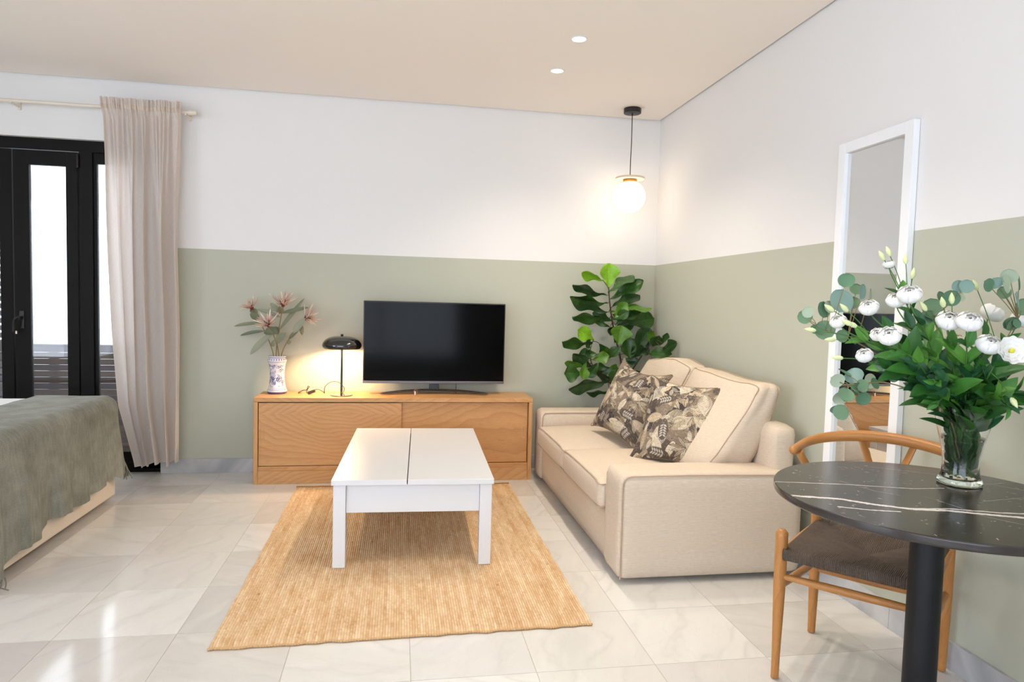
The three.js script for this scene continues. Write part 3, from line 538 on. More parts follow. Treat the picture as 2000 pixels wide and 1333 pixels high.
// ------------------------------------------------------------------ sofa
const sofaT = tex(512, 512, (u, v) => {
  const slub = nz(Math.sin(u * 6.2832) * 2 + 3, v * 160, 2) * 9 + nz(u * 22, v * 190, 9) * 7, w = nz(u * 210, v * 210, 4) * 6;
  const a = slub + w; return [209 + a, 192 + a, 172 + a * 0.95];
});
const sofaB = tex(512, 512, (u, v) => 0.5 + 0.25 * Math.sin(u * 512 * 0.785) * 0.5 + 0.25 * Math.sin(v * 512 * 0.785) * 0.5 + 0.3 * nz(u * 30, v * 190, 1), false);
const sofaM = mat(0xffffff, 0.92, { map: rep(sofaT, 2.2, 2.2), bumpMap: rep(sofaB, 2.2, 2.2), bumpScale: 0.0012, sheen: 0.2, sheenRoughness: 0.7 });
const pipeM = mat(0xb79f88, 0.9);
{
  const s = thing('sofa', 'beige linen two seat sofa along the right wall', 'sofa', [0, 0, 0]);
  const block = (name, x0, x1, y0, y1, z0, z1, r, seg, fn) => mesh(name, softBox(x1 - x0, y1 - y0, z1 - z0, r, seg, (q, a, b, c) => { if (fn) fn(q, a, b, c); q.x += (x0 + x1) / 2; q.y += (y0 + y1) / 2; q.z += (z0 + z1) / 2; }), sofaM, s);
  block('base', -0.935, -0.1, 0.032, 0.272, 0.3, 2.07, 0.012, [10, 4, 18]);
  const ZA0 = 0.235, ZA1 = 0.445, ZB0 = 1.895, ZB1 = 2.132, AH = 0.497;
  const arm = (z0, z1) => { const a = block('armrest', -0.953, -0.07, 0.022, AH, z0, z1, 0.036, [22, 12, 8], (q, u, v, w) => { q.y += v > 0.9 ? 0.004 * (1 - w * w) - 0.006 * smooth(0.3, 1, u) : 0; q.z += 0.004 * w * (1 - v * v) * (1 - u * u); }); return a; };
  const piping = (parent, pts, closed = false) => mesh('piping', tube(pts, 0.0032, pts.length * 8, 6, closed), pipeM, parent);
  const a1 = arm(ZA0, ZA1), a2 = arm(ZB0, ZB1);
  for (const [a, zo] of [[a1, ZA0 + 0.004], [a2, ZB1 - 0.004]]) {
    const z = zo, e = 0.012;
    piping(a, [[-0.941, 0.03, z], [-0.941, 0.2, z], [-0.941, AH - 0.06, z], [-0.936, AH - 0.03, z], [-0.918, AH - 0.013, z], [-0.88, AH - 0.009, z], [-0.6, AH - 0.008, z], [-0.3, AH - 0.012, z], [-0.1, AH - 0.016, z]]);
  }
  piping(a1, [[-0.94, 0.28, ZA1 - 0.006], [-0.94, AH - 0.06, ZA1 - 0.006], [-0.932, AH - 0.025, ZA1 - 0.006], [-0.9, AH - 0.011, ZA1 - 0.006], [-0.6, AH - 0.009, ZA1 - 0.006], [-0.35, AH - 0.011, ZA1 - 0.006]]);
  block('backrest', -0.215, -0.085, 0.1, 0.7, 0.26, 2.075, 0.045, [6, 14, 24], (q, u, v, w) => { q.x += 0.012 * v; });
  // seat cushions, crowned, with welted edges
  const seat = (z0, z1) => {
    const w = 0.62, d = z1 - z0, h = 0.135, cx = -0.665, cy = 0.272 + h / 2, cz = (z0 + z1) / 2;
    const top = (x, z) => { const a = x / (w / 2), c = z / (d / 2); return 0.03 * (1 - Math.pow(Math.abs(a), 2.5)) * (1 - Math.pow(Math.abs(c), 2.5)) - 0.012 * Math.pow(Math.abs(c), 6); };
    const c = mesh('seat_cushion', softBox(w, h, d, 0.022, [24, 6, 28], (q, a, b, e) => { q.y += b > 0 ? top(q.x, q.z) * smooth(0, 1, b) : -0.002; q.x += -0.010 * (1 - b * b) * (a < -0.8 ? 1 : 0) * (1 - Math.pow(Math.abs(e), 4)); q.x += cx; q.y += cy; q.z += cz; }), sofaM, s);
    for (const [yy, tp] of [[h / 2 - 0.006, 1], [-h / 2 + 0.008, 0]]) {
      const pts = [], n = 12, ax = w / 2 - 0.005, az = d / 2 - 0.006;
      for (let i = 0; i <= n; i++) pts.push([cx + lerp(0.15, -ax, i / n), cy + yy + tp * (top(lerp(0.15, -ax, i / n), -az)), cz - az]);
      for (let i = 1; i <= n; i++) { const z = lerp(-az, az, i / n); pts.push([cx - ax - 0.002, cy + yy + tp * top(-ax, z), cz + z]); }
      for (let i = 1; i <= n; i++) pts.push([cx + lerp(-ax, 0.15, i / n), cy + yy + tp * (top(lerp(-ax, 0.15, i / n), az)), cz + az]);
      piping(c, pts);
    }
    return c;
  };
  seat(0.449, 1.168); seat(1.172, 1.891);
  // back cushions: wedges, thick at the foot, leaning back
  const backCushion = (z0, z1, hgt, lift) => {
    const d = z1 - z0, h = hgt, cz = (z0 + z1) / 2, y0 = 0.415;
    const shape = (q, a, b, e) => {
      const t = (b + 1) / 2, th = lerp(0.27, 0.115, t) * (0.9 + 0.1 * (1 - Math.pow(Math.abs(e), 4))), xb = lerp(-0.235, -0.115, smooth(0, 1, t));
      const puff = (1 - Math.pow(Math.abs(e), 3)) * (1 - Math.pow(Math.abs(b), 3));
      q.x = xb - th * (1 - a) / 2 - (a < 0 ? 0.045 * puff * -a : 0);
      q.y = y0 + h * t + lift * (b > 0.5 ? 1 : 0) * smooth(0.5, 1, b) * (0.018 * Math.sin(e * 2.2 + 0.8) + 0.012 * nz(e * 2, 1, cz)) + 0.012 * (1 - e * e) * smooth(0.6, 1, b);
      q.z = cz + d / 2 * e * (0.92 + 0.08 * smooth(-0.75, -0.35, b)) + 0.006 * nz(q.y * 9, a * 2, cz) * e;
    };
    const c = mesh('back_cushion', softBox(0.2, h, d, 0.035, [10, 22, 28], shape), sofaM, s);
    const p = (a, b, e) => { const q = V(0, 0, 0); shape(q, a, b, e); return [q.x, q.y, q.z]; };
    const front = []; for (let i = 0; i <= 10; i++) front.push(p(-0.93, lerp(-0.8, 0.93, i / 10), 0.965)); for (let i = 1; i <= 12; i++) front.push(p(-0.85, 0.975, lerp(0.92, -0.92, i / 12))); for (let i = 1; i <= 10; i++) front.push(p(-0.93, lerp(0.93, -0.8, i / 10), -0.965));
    piping(c, front);
    const rear = []; for (let i = 0; i <= 10; i++) rear.push(p(0.9, lerp(-0.8, 0.93, i / 10), 0.975)); for (let i = 1; i <= 12; i++) rear.push(p(0.9, 0.99, lerp(0.93, -0.93, i / 12)));
    piping(c, rear);
  };
  backCushion(0.47, 1.19, 0.47, 1); backCushion(1.2, 1.965, 0.458, -0.6);
  for (const x of [-0.85, -0.18]) for (const z of [0.38, 1.98]) mesh('foot', new THREE.CylinderGeometry(0.022, 0.022, 0.034, 16), blackMetal, s, [x, 0.017, z]);
}
// ------------------------------------------------------------------ patterned scatter cushions
function printTex(seed) {
  const N = 1024, cv = document.createElement('canvas'); cv.width = cv.height = N; const c = cv.getContext('2d'), R = rng(seed);
  c.fillStyle = '#7d6d5b'; c.fillRect(0, 0, N, N);
  const pal = ['#b09c80', '#c3b094', '#9a876f', '#8a7763', '#ad9d88', '#d2c3aa'], dk = ['#4a3f38', '#584b41', '#3c3330'];
  const at = (x, y, a, f) => { c.save(); c.translate(x, y); c.rotate(a); f(); c.restore(); };
  const blade = (L, W, fill, edge, veins) => { c.beginPath(); c.moveTo(0, 0); c.bezierCurveTo(L * 0.25, -W, L * 0.75, -W * 0.8, L, 0); c.bezierCurveTo(L * 0.75, W * 0.8, L * 0.25, W, 0, 0); c.fillStyle = fill; c.fill(); if (edge) { c.strokeStyle = edge; c.lineWidth = 3; c.stroke(); } if (veins) { c.strokeStyle = veins; c.lineWidth = 2; c.beginPath(); c.moveTo(0, 0); c.lineTo(L, 0); for (let i = 1; i < 8; i++) { const x = L * i / 8.5; c.moveTo(x, 0); c.lineTo(x + L * 0.1, -W * 0.5 * Math.sin(i / 8.5 * 3.1)); c.moveTo(x, 0); c.lineTo(x + L * 0.1, W * 0.5 * Math.sin(i / 8.5 * 3.1)); } c.stroke(); } };
  for (let i = 0; i < 26; i++) at(R() * N, R() * N, R() * 6.3, () => { c.fillStyle = dk[i % 3]; c.beginPath(); c.ellipse(0, 0, 60 + R() * 110, 40 + R() * 70, 0, 0, 7); c.fill(); });
  for (let i = 0; i < 30; i++) at(R() * N, R() * N, R() * 6.3, () => blade(170 + R() * 170, 40 + R() * 45, pal[i % 6], null, i % 2 ? '#6a5a4b' : '#dccfb8'));
  for (let i = 0; i < 11; i++) at(R() * N, R() * N, R() * 6.3, () => { for (let k = -3; k <= 3; k++) at(0, 0, k * 0.42, () => blade(150 + R() * 50, 26, pal[(i + k + 6) % 6], '#3a322c', '#5a4c40')); });
  for (let i = 0; i < 9; i++) at(R() * N, R() * N, R() * 6.3, () => { const L = 230 + R() * 120; c.strokeStyle = i % 2 ? '#cfc3b0' : '#c2b296'; c.lineCap = 'round'; for (let k = 0; k < 17; k++) { const x = k * L / 17, w = 78 * Math.sin((k + 1) / 18 * 3.1); c.lineWidth = 7; c.beginPath(); c.moveTo(x, 0); c.quadraticCurveTo(x + 18, -w * 0.6, x + 36, -w); c.moveTo(x, 0); c.quadraticCurveTo(x + 18, w * 0.6, x + 36, w); c.stroke(); } });
  for (let i = 0; i < 46; i++) at(R() * N, R() * N, R() * 6.3, () => { c.strokeStyle = i % 3 ? '#d9ccb6' : '#3f352f'; c.lineWidth = 3 + R() * 3; for (let k = 0; k < 12; k++) { const w = 26 * Math.sin((k + 1) / 13 * 3.1); c.beginPath(); c.moveTo(k * 10, -w); c.quadraticCurveTo(k * 10 + 9, 0, k * 10, w); c.stroke(); } });
  for (let i = 0; i < 5; i++) at(R() * N, R() * N, R() * 6.3, () => { c.fillStyle = dk[1]; c.beginPath(); c.ellipse(60, 0, 130, 60, 0, 0, 7); c.fill(); for (let k = 0; k < 5; k++) for (const s of [-1, 1]) at(k * 30, 0, s * 0.9, () => { blade(54, 15, '#d9d0c3', '#5a4e46', '#8d8175'); }); });
  for (let i = 0; i < 2200; i++) { c.strokeStyle = i % 2 ? 'rgba(56,46,40,.5)' : 'rgba(228,216,196,.55)'; c.lineWidth = 2; const x = R() * N, y = R() * N, a = R() * 6.3; c.beginPath(); c.moveTo(x, y); c.lineTo(x + Math.cos(a) * 26, y + Math.sin(a) * 26); c.stroke(); }
  const t = new THREE.CanvasTexture(cv); t.colorSpace = THREE.SRGBColorSpace; t.wrapS = t.wrapT = THREE.RepeatWrapping; return t;
}
function scatter(label, p, e, S, seed, sag) {
  const m = mat(0xffffff, 0.85, { map: printTex(seed), sheen: 0.2, sheenRoughness: 0.6 });
  const f = (side) => (u, v) => {
    const a = (u - 0.5) * 2, b = (v - 0.5) * 2, k = (1 - Math.pow(Math.abs(a), 2.2)) * (1 - Math.pow(Math.abs(b), 2.2));
    const pinch = 1 - 0.13 * (1 - Math.pow(Math.abs(b), 2)) * Math.abs(a) , pinch2 = 1 - 0.13 * (1 - Math.pow(Math.abs(a), 2)) * Math.abs(b);
    const z = side * (0.075 * Math.pow(Math.max(0, k), 0.55) + 0.006 * fbm(a * 3 + seed, b * 3, side, 3) * k);
    const x = a * S / 2 * pinch, y = b * S / 2 * pinch2 - sag * 0.03 * (1 - a * a) * smooth(0, 1, b);
    return V(x, y, z - 0.03 * a * a * sag);
  };
  const o = thing('scatter_cushion', label, 'cushion', p, 0, 'botanical print cushions on the sofa'); o.rotation.set(e[0], e[1], e[2], 'YXZ');
  mesh('front_cover', sheet(f(1), 40, 40), m, o); mesh('back_cover', sheet(f(-1), 40, 40), m, o);
  const rim = []; for (const [u0, v0, u1, v1] of [[0, 0, 1, 0], [1, 0, 1, 1], [1, 1, 0, 1], [0, 1, 0, 0]]) for (let i = 0; i < 10; i++) { const q = f(1)(lerp(u0, u1, i / 10), lerp(v0, v1, i / 10)); rim.push([q.x, q.y, q.z]); }
  mesh('seam', tube(rim, 0.0022, 160, 5, true), mat(0x7b6a5a, 0.9), o);
}
scatter('botanical print cushion nearer the plant, behind the other cushion', [-0.565, 0.672, 1.06], [-0.42, -1.22, -0.14], 0.48, 5, 1);
scatter('botanical print cushion in front, nearer the round table', [-0.45, 0.643, 1.625], [-0.52, -0.76, -0.02], 0.5, 19, 0.8);
// ------------------------------------------------------------------ fiddle leaf fig
{
  const FIG = [[[-0.418, 1.366, 0.161], [-0.422, 1.517, 0.197], 0.132, 2], [[-0.469, 1.418, 0.178], [-0.616, 1.443, 0.223], 0.038, 2], [[-0.432, 1.323, 0.211], [-0.261, 1.462, 0.181], 0.064], [[-0.397, 1.278, 0.132], [-0.204, 1.417, 0.209], 0.081], [[-0.43, 1.306, 0.164], [-0.659, 1.346, 0.157], 0.038], [[-0.449, 1.248, 0.259], [-0.699, 1.258, 0.285], 0.047], [[-0.432, 1.186, 0.239], [-0.689, 1.238, 0.265], 0.051], [[-0.399, 1.224, 0.213], [-0.208, 1.325, 0.194], 0.085], [[-0.415, 1.182, 0.213], [-0.172, 1.245, 0.294], 0.047, 1], [[-0.413, 1.139, 0.198], [-0.667, 1.119, 0.262], 0.047], [[-0.412, 1.073, 0.217], [-0.526, 1.137, 0.186], 0.038], [[-0.382, 1.099, 0.229], [-0.223, 1.208, 0.271], 0.051], [[-0.275, 1.099, 0.169], [-0.053, 1.146, 0.134], 0.11], [[-0.397, 1.141, 0.243], [-0.314, 1.243, 0.269], 0.081, 1], [[-0.39, 1.132, 0.223], [-0.325, 1.185, 0.306], 0.064], [[-0.519, 0.979, 0.181], [-0.637, 1.045, 0.253], 0.094, 2], [[-0.558, 0.95, 0.188], [-0.748, 0.949, 0.279], 0.061], [[-0.505, 0.881, 0.244], [-0.622, 0.877, 0.218], 0.08], [[-0.469, 0.954, 0.148], [-0.41, 0.874, 0.138], 0.071], [[-0.363, 0.953, 0.256], [-0.341, 1.075, 0.277], 0.142, 1], [[-0.248, 0.882, 0.211], [-0.108, 1.053, 0.214], 0.123], [[-0.218, 0.862, 0.196], [-0.123, 0.945, 0.21], 0.094], [[-0.08, 0.941, 0.22], [-0.075, 1.008, 0.308], 0.09], [[-0.14, 0.898, 0.28], [-0.06, 0.912, 0.443], 0.094], [[-0.06, 0.977, 0.35], [-0.05, 1.037, 0.4], 0.042], [[-0.07, 0.926, 0.391], [-0.055, 0.982, 0.52], 0.042], [[-0.585, 0.794, 0.217], [-0.719, 0.796, 0.2], 0.052, 1], [[-0.593, 0.82, 0.242], [-0.626, 0.733, 0.337], 0.066, 1], [[-0.625, 0.742, 0.248], [-0.739, 0.745, 0.287], 0.113], [[-0.399, 0.778, 0.223], [-0.507, 0.79, 0.212], 0.047], [[-0.411, 0.696, 0.238], [-0.672, 0.616, 0.278], 0.08], [[-0.385, 0.607, 0.167], [-0.526, 0.569, 0.136], 0.038], [[-0.391, 0.659, 0.241], [-0.403, 0.753, 0.34], 0.057], [[-0.414, 0.841, 0.142], [-0.353, 0.918, 0.214], 0.061], [[-0.512, 0.754, 0.183], [-0.378, 0.701, 0.164], 0.094], [[-0.274, 1.048, 0.168], [-0.257, 0.884, 0.236], 0.104], [[-0.493, 0.816, 0.243], [-0.557, 0.719, 0.21], 0.071]];
  const t = thing('fiddle_leaf_fig', 'tall fiddle leaf fig plant in the corner behind the sofa', 'plant', [-0.22, 0, 0.122]), o = V(-0.22, 0, 0.122);
  mesh('pot', lathe([[0, 0], [0.075, 0], [0.08, 0.004], [0.098, 0.19], [0.1, 0.2], [0.094, 0.2], [0.09, 0.18], [0, 0.178]], 40), mat(0xdedad2, 0.6), t);
  mesh('soil', new THREE.CylinderGeometry(0.089, 0.089, 0.012, 32), mat(0x3a2b20, 0.95), t, [0, 0.178, 0]);
  const bark = mat(0x5a4636, 0.85);
  const tr = [[-0.22, 0.17, 0.122], [-0.225, 0.45, 0.12], [-0.281, 0.788, 0.12], [-0.332, 0.978, 0.125], [-0.37, 1.11, 0.14], [-0.4, 1.261, 0.15], [-0.417, 1.39, 0.16]];
  const br1 = [[-0.3, 0.6, 0.12], [-0.42, 0.7, 0.16], [-0.53, 0.8, 0.2], [-0.55, 0.9, 0.2], [-0.525, 0.985, 0.19]], br2 = [[-0.26, 0.66, 0.12], [-0.17, 0.82, 0.15], [-0.1, 0.95, 0.2], [-0.085, 1.0, 0.25]];
  const rel = (a) => a.map((p) => v3(p).sub(o));
  const curves = [tr, br1, br2].map((a) => curve(rel(a)));
  mesh('trunk', taper(rel(tr), (s) => 0.011 - 0.007 * s, 40, 9), bark, t);
  mesh('branch', taper(rel(br1), (s) => 0.007 - 0.004 * s, 24, 8), bark, t); mesh('branch', taper(rel(br2), (s) => 0.007 - 0.004 * s, 24, 8), bark, t);
  const vein = (a, b) => tex(128, 256, (u, v) => { const x = Math.abs(u - 0.5) * 2, mid = smooth(0.06, 0.0, x), side = Math.pow(Math.max(0, 1 - Math.abs(((v * 9 - x * 2.0) % 1 + 1) % 1 - 0.5) * 7), 2) * 0.5, n = fbm(u * 5, v * 9, 3, 3) * 0.5; return mixc(a, b, clamp(0.28 + n + 0.55 * Math.max(mid, side))); });
  const lm = [[[30, 66, 18], [74, 120, 40]], [[62, 104, 20], [112, 156, 48]], [[112, 168, 20], [160, 208, 62]], [[24, 52, 20], [62, 104, 46]]].map(([a, b]) => mat(0xffffff, 0.38, { map: vein(a, b) }));
  const R = rng(8);
  for (const [c, q0, q1, n] of [[0, 0.42, 0.82, 11], [1, 0.45, 0.95, 5], [2, 0.6, 0.95, 3]]) for (let k = 0; k < n; k++) { // fuller lower crown
    const p = curves[c].getPointAt(lerp(q0, q1, k / (n - 1))).add(o), a = k * 2.4 + c, dx = Math.cos(a), L = 0.12 + 0.05 * R(), b = p.clone().add(V(dx * L, (R() - 0.25) * 0.1, (0.15 + 0.5 * Math.abs(Math.sin(a))) * L));
    if (b.x > -0.05) b.x = p.x - 0.05;
    FIG.push([[p.x + dx * 0.012, p.y, p.z + 0.012], [b.x, b.y, Math.max(0.06, b.z)], 0.05 + 0.05 * R(), R() < 0.3 ? 1 : 3]);
  }
  FIG.forEach(([a, b, w, tone = R() < 0.4 ? 3 : 0], i) => {
    const B = v3(b).sub(o), A0 = v3(a).sub(o); let A = A0, bd = 9, sp = null;
    for (const c of curves) for (let q = 0.25; q <= 1.001; q += 0.04) { const p = c.getPointAt(Math.min(1, q)), d = p.distanceTo(A0); if (d < bd) { bd = d; sp = p; } }
    const L = A.distanceTo(B) * 1.12, W = Math.max(w * 1.25, Math.min(0.13, L * 0.6)), tilt = Math.acos(clamp(w * 1.25 / W, 0.1, 1));
    const g = sheet((u, v) => { // violin outline: narrow waist, broad rounded end
      const s = (u - 0.5) * 2, out = Math.pow(Math.sin(Math.PI * Math.pow(clamp(v, 0.001, 0.995), 1.35)), 0.6) * (0.62 + 0.38 * smooth(0.25, 0.75, v)), wd = W / 2 * out;
      return V(s * wd, v * L, Math.abs(s) * wd * 0.35 - L * 0.16 * Math.sin(v * 2.2) * v + 0.05 * L * Math.sin(v * 11 + i) * s * s);
    }, 8, 14);
    const lf = mesh('leaf', g, lm[tone], t); aim(lf, A, B, V(0.15 * (R() - 0.5), 0.15, 1), tilt * (i % 2 ? 1 : 1) * (B.y > A.y ? -1 : -1));
    if (bd > 0.004) mesh('leaf_stalk', tube([sp, sp.clone().lerp(A, 0.5).add(V(0, 0.006, 0)), A], 0.0024, 8, 6), bark, t);
  });
}
// ------------------------------------------------------------------ pendant and downlights
const warm = new THREE.Color(1, 0.8, 0.56);
{
  const p = thing('pendant_lamp', 'lit white globe pendant lamp hanging in the corner', 'lamp', [-0.312, 2.012, 0.25]);
  const bk = mat(0x171513, 0.4);
  mesh('canopy', lathe([[0, 0.62], [0.06, 0.62], [0.061, 0.617], [0.061, 0.588], [0.059, 0.586], [0.006, 0.586], [0.006, 0.575], [0, 0.575]], 48), bk, p);
  mesh('cord', tube([[0, 0.58, 0], [0.001, 0.4, 0], [-0.001, 0.25, 0], [0, 0.13, 0]], 0.0032, 24, 8), bk, p);
  mesh('wood_disc', lathe([[0, 0.138], [0.1, 0.138], [0.103, 0.135], [0.103, 0.126], [0.1, 0.123], [0, 0.123]], 64), mat(0xe6d4bb, 0.6), p);
  mesh('collar', lathe([[0, 0.123], [0.047, 0.123], [0.05, 0.116], [0.05, 0.105], [0, 0.105]], 48), mat(0xb98a3e, 0.3, { metalness: 0.9 }), p);
  mesh('globe', new THREE.SphereGeometry(0.113, 48, 32), new THREE.MeshStandardMaterial({ color: 0xfff6ea, roughness: 0.3, emissive: new THREE.Color(1, 0.9, 0.74), emissiveIntensity: 1.6 }), p);
  const l = new THREE.PointLight(warm, 0.17); l.shadow.radius = 5; l.castShadow = true; p.add(l);
}
function downlight(label, x, z, grp, power = 4.0, cone = 1.12, soft = 0.7) {
  const d = thing('downlight', label, 'lamp', [x, H, z], 0, grp);
  mesh('trim_ring', lathe([[0.036, 0], [0.044, 0], [0.045, -0.002], [0.043, -0.004], [0.038, -0.0045], [0.036, -0.001]], 40), whiteSatin, d);
  mesh('lamp_lens', lathe([[0, -0.0015], [0.0375, -0.0015], [0.0375, -0.0005], [0, -0.0005]], 40), new THREE.MeshStandardMaterial({ color: 0xffffff, roughness: 0.4, emissive: new THREE.Color(1, 0.96, 0.88), emissiveIntensity: 4 }), d);
  const s = new THREE.SpotLight(new THREE.Color(1, 0.9, 0.75), power, 0, cone, soft); s.position.set(0, -0.02, 0); s.target.position.set(0, -2, 0); s.shadow.radius = 2; s.castShadow = true; d.add(s); d.add(s.target);
}
downlight('round recessed ceiling downlight farther from the pendant', -1.01, 1.383, 'ceiling downlights');
downlight('round recessed ceiling downlight nearer the pendant', -1.01, 0.884, 'ceiling downlights');
downlight('recessed ceiling downlight beside the dining chair, outside the picture', -1.01, 2.4, 'ceiling downlights', 4.4, 0.95, 0.75);
downlight('recessed ceiling downlight beside the round table, outside the picture', -1.01, 2.9, 'ceiling downlights', 3.0, 0.95, 0.75);
// ------------------------------------------------------------------ wall mirror
{
  const m = thing('wall_mirror', 'tall narrow white framed mirror on the right wall', 'mirror', [-0.002, 0.44, 2.405]);
  const w = 0.44, h = 1.525, f = 0.046, d = 0.026, y = 0;
  const bar = (a, b, c, e) => bx(-d, 0, a, b, c, e, 0.0015);
  mesh('frame_side', bar(0, h, -w / 2, -w / 2 + f), whiteSatin, m); mesh('frame_side', bar(0, h, w / 2 - f, w / 2), whiteSatin, m);
  mesh('frame_rail', bar(0, f, -w / 2 + f, w / 2 - f), whiteSatin, m); mesh('frame_rail', bar(h - f, h, -w / 2 + f, w / 2 - f), whiteSatin, m);
  mesh('mirror_glass', bx(-0.0105, -0.005, f - 0.004, h - f + 0.004, -w / 2 + f - 0.004, w / 2 - f + 0.004, 0), mat(0xe4e6e5, 0.01, { metalness: 1 }), m);
}
// ------------------------------------------------------------------ wishbone chair
{
  const c = thing('dining_chair', 'curved oak dining chair with woven dark cord seat beside the round table', 'chair', [-0.191, 0, 2.77]);
  // chair axes: u to its left seen from the front rail, w forward
  const S = V(0.682, 0, 0.731), F = V(-0.731, 0, 0.682);
  const at = (u, y, w) => S.clone().multiplyScalar(u).addScaledVector(F, w).add(V(0, y, 0));
  for (const [u, y1] of [[-0.225, 0.508], [0.2, 0.5]]) mesh('front_leg', taper([at(u, 0.004, 0.426), at(u, 0.2, 0.424), at(u, 0.42, 0.422), at(u, y1 - 0.008, 0.421), at(u, y1, 0.421)], (s) => s > 0.985 ? 0.010 : 0.0128 + 0.007 * smooth(0, 0.75, s), 40, 16), chairWood, c);
  for (const sg of [-1, 1]) { // rear legs sweep forward and out to carry the arms
    mesh('rear_leg', taper([at(sg * 0.212, 0.004, 0.0), at(sg * 0.212, 0.2, 0.0), at(sg * 0.213, 0.42, 0.004), at(sg * 0.216, 0.52, 0.02), at(sg * 0.222, 0.62, 0.075), at(sg * 0.245, 0.70, 0.135), at(sg * 0.25, 0.722, 0.15)], (s) => 0.0135 + 0.006 * Math.sin(Math.PI * clamp(s * 1.1)), 50, 16), chairWood, c);
  }
  const railPts = []; for (let i = 0; i <= 16; i++) { const a = i / 16 * Math.PI, u = -Math.cos(a) * 0.26, w = 0.12 - Math.pow(Math.sin(a), 0.85) * 0.18, y = 0.735 + 0.042 * Math.pow(Math.sin(a), 1.3); railPts.push(at(u, y, w)); }
  railPts.unshift(at(-0.263, 0.73, 0.2)); railPts.push(at(0.263, 0.73, 0.2));
  mesh('top_rail', taper(railPts, (s) => { const e = Math.min(s, 1 - s); return e < 0.004 ? 0.011 : 0.0165 + 0.0045 * smooth(0.12, 0.4, e); }, 90, 16, 0.9), chairWood, c);
  // y-shaped splat
  mesh('splat', mergeGeometries([taper([at(0, 0.42, -0.002), at(0, 0.5, -0.012), at(0, 0.58, -0.03)], (s) => 0.024, 12, 12, 0.3), taper([at(-0.008, 0.565, -0.027), at(-0.03, 0.62, -0.04), at(-0.06, 0.69, -0.056), at(-0.085, 0.762, -0.06)], () => 0.016, 14, 10, 0.4), taper([at(0.008, 0.565, -0.027), at(0.03, 0.62, -0.04), at(0.06, 0.69, -0.056), at(0.085, 0.762, -0.06)], () => 0.016, 14, 10, 0.4)]), chairWood, c);
  const rod = (name, a, b, r) => mesh(name, taper([a, a.clone().lerp(b, 0.5), b], (s) => r * (0.72 + 0.28 * Math.sin(Math.PI * s)), 16, 12), chairWood, c);
  rod('front_stretcher', at(-0.225, 0.352, 0.424), at(0.2, 0.352, 0.424), 0.0135); rod('rear_stretcher', at(-0.212, 0.25, 0), at(0.212, 0.25, 0), 0.0125);
  for (const [u0, u1] of [[-0.225, -0.212], [0.2, 0.212]]) { rod('side_stretcher', at(u0, 0.315, 0.424), at(u1, 0.275, 0), 0.014); rod('seat_rail', at(u0, 0.425, 0.424), at(u1, 0.425, 0), 0.015); }
  rod('seat_rail', at(-0.225, 0.43, 0.424), at(0.2, 0.43, 0.424), 0.015); rod('seat_rail', at(-0.212, 0.425, 0), at(0.212, 0.425, 0), 0.014);
  // woven seat: four cord fields that meet on the diagonals, dipped in the middle
  const cord = tex(512, 256, (u, v) => { const k = v * 40, w = k - Math.floor(k), n = nz(u * 60, Math.floor(k) * 3.1, 2) * 12, b = 30 * Math.sin(Math.PI * w) + 10 * Math.sin((u * 90 + w) * 6.28) * Math.sin(Math.PI * w); const blot = fbm(u * 5, v * 5, 4, 2) * 12; return [66 + b * 1.3 + n + blot, 54 + b * 1.15 + n + blot, 45 + b + n + blot]; });
  const cb = tex(256, 256, (u, v) => { const k = v * 40, w = k - Math.floor(k); return Math.sin(Math.PI * w); }, false);
  const sm = mat(0xffffff, 0.8, { map: cord, bumpMap: cb, bumpScale: 0.003 });
  const corner = [at(-0.213, 0, 0.438), at(0.19, 0, 0.438), at(0.205, 0, -0.014), at(-0.205, 0, -0.014)], mid = at(0, 0, 0.215);
  const seatY = (p, e) => 0.441 + 0.006 * e - 0.022 * (1 - Math.pow(e, 2.2)) + 0.012 * Math.sin(Math.PI * e);
  const seat = group('woven_seat', c);
  for (let k = 0; k < 4; k++) {
    const A = corner[k], B = corner[(k + 1) % 4];
    const g = sheet((u, v) => { const e = v, p = mid.clone().lerp(A.clone().lerp(B, u), Math.max(0.001, e)); p.y = seatY(p, e); return p; }, 14, 16);
    const ps = g.attributes.position, uv = g.attributes.uv, dir = B.clone().sub(A).normalize(), q = V();
    for (let i = 0; i < ps.count; i++) { q.fromBufferAttribute(ps, i); const along = q.clone().sub(A).dot(dir); uv.setXY(i, (q.clone().sub(A).addScaledVector(dir, -along)).setY(0).length() * 2, along * 5.0); }
    mesh('cord_field', g, sm, seat);
    // cords wrapped over the rail
    const wrap = sheet((u, v) => { const p = A.clone().lerp(B, u), out = V(dir.z, 0, -dir.x), s = Math.sign(out.dot(p.clone().sub(mid))) || 1, a = v * Math.PI * 1.15; p.addScaledVector(out, s * 0.014 * Math.sin(a)); p.y = 0.427 + (k === 0 ? 0.004 : 0) + 0.019 * Math.cos(a); return p; }, 14, 8, [1, 1]);
    const wu = wrap.attributes.uv, wp = wrap.attributes.position; for (let i = 0; i < wp.count; i++) { q.fromBufferAttribute(wp, i); wu.setXY(i, wu.getY(i) * 0.2, q.sub(A).dot(dir) * 5.0); }
    mesh('rail_wrap', wrap, sm, seat);
  }
}
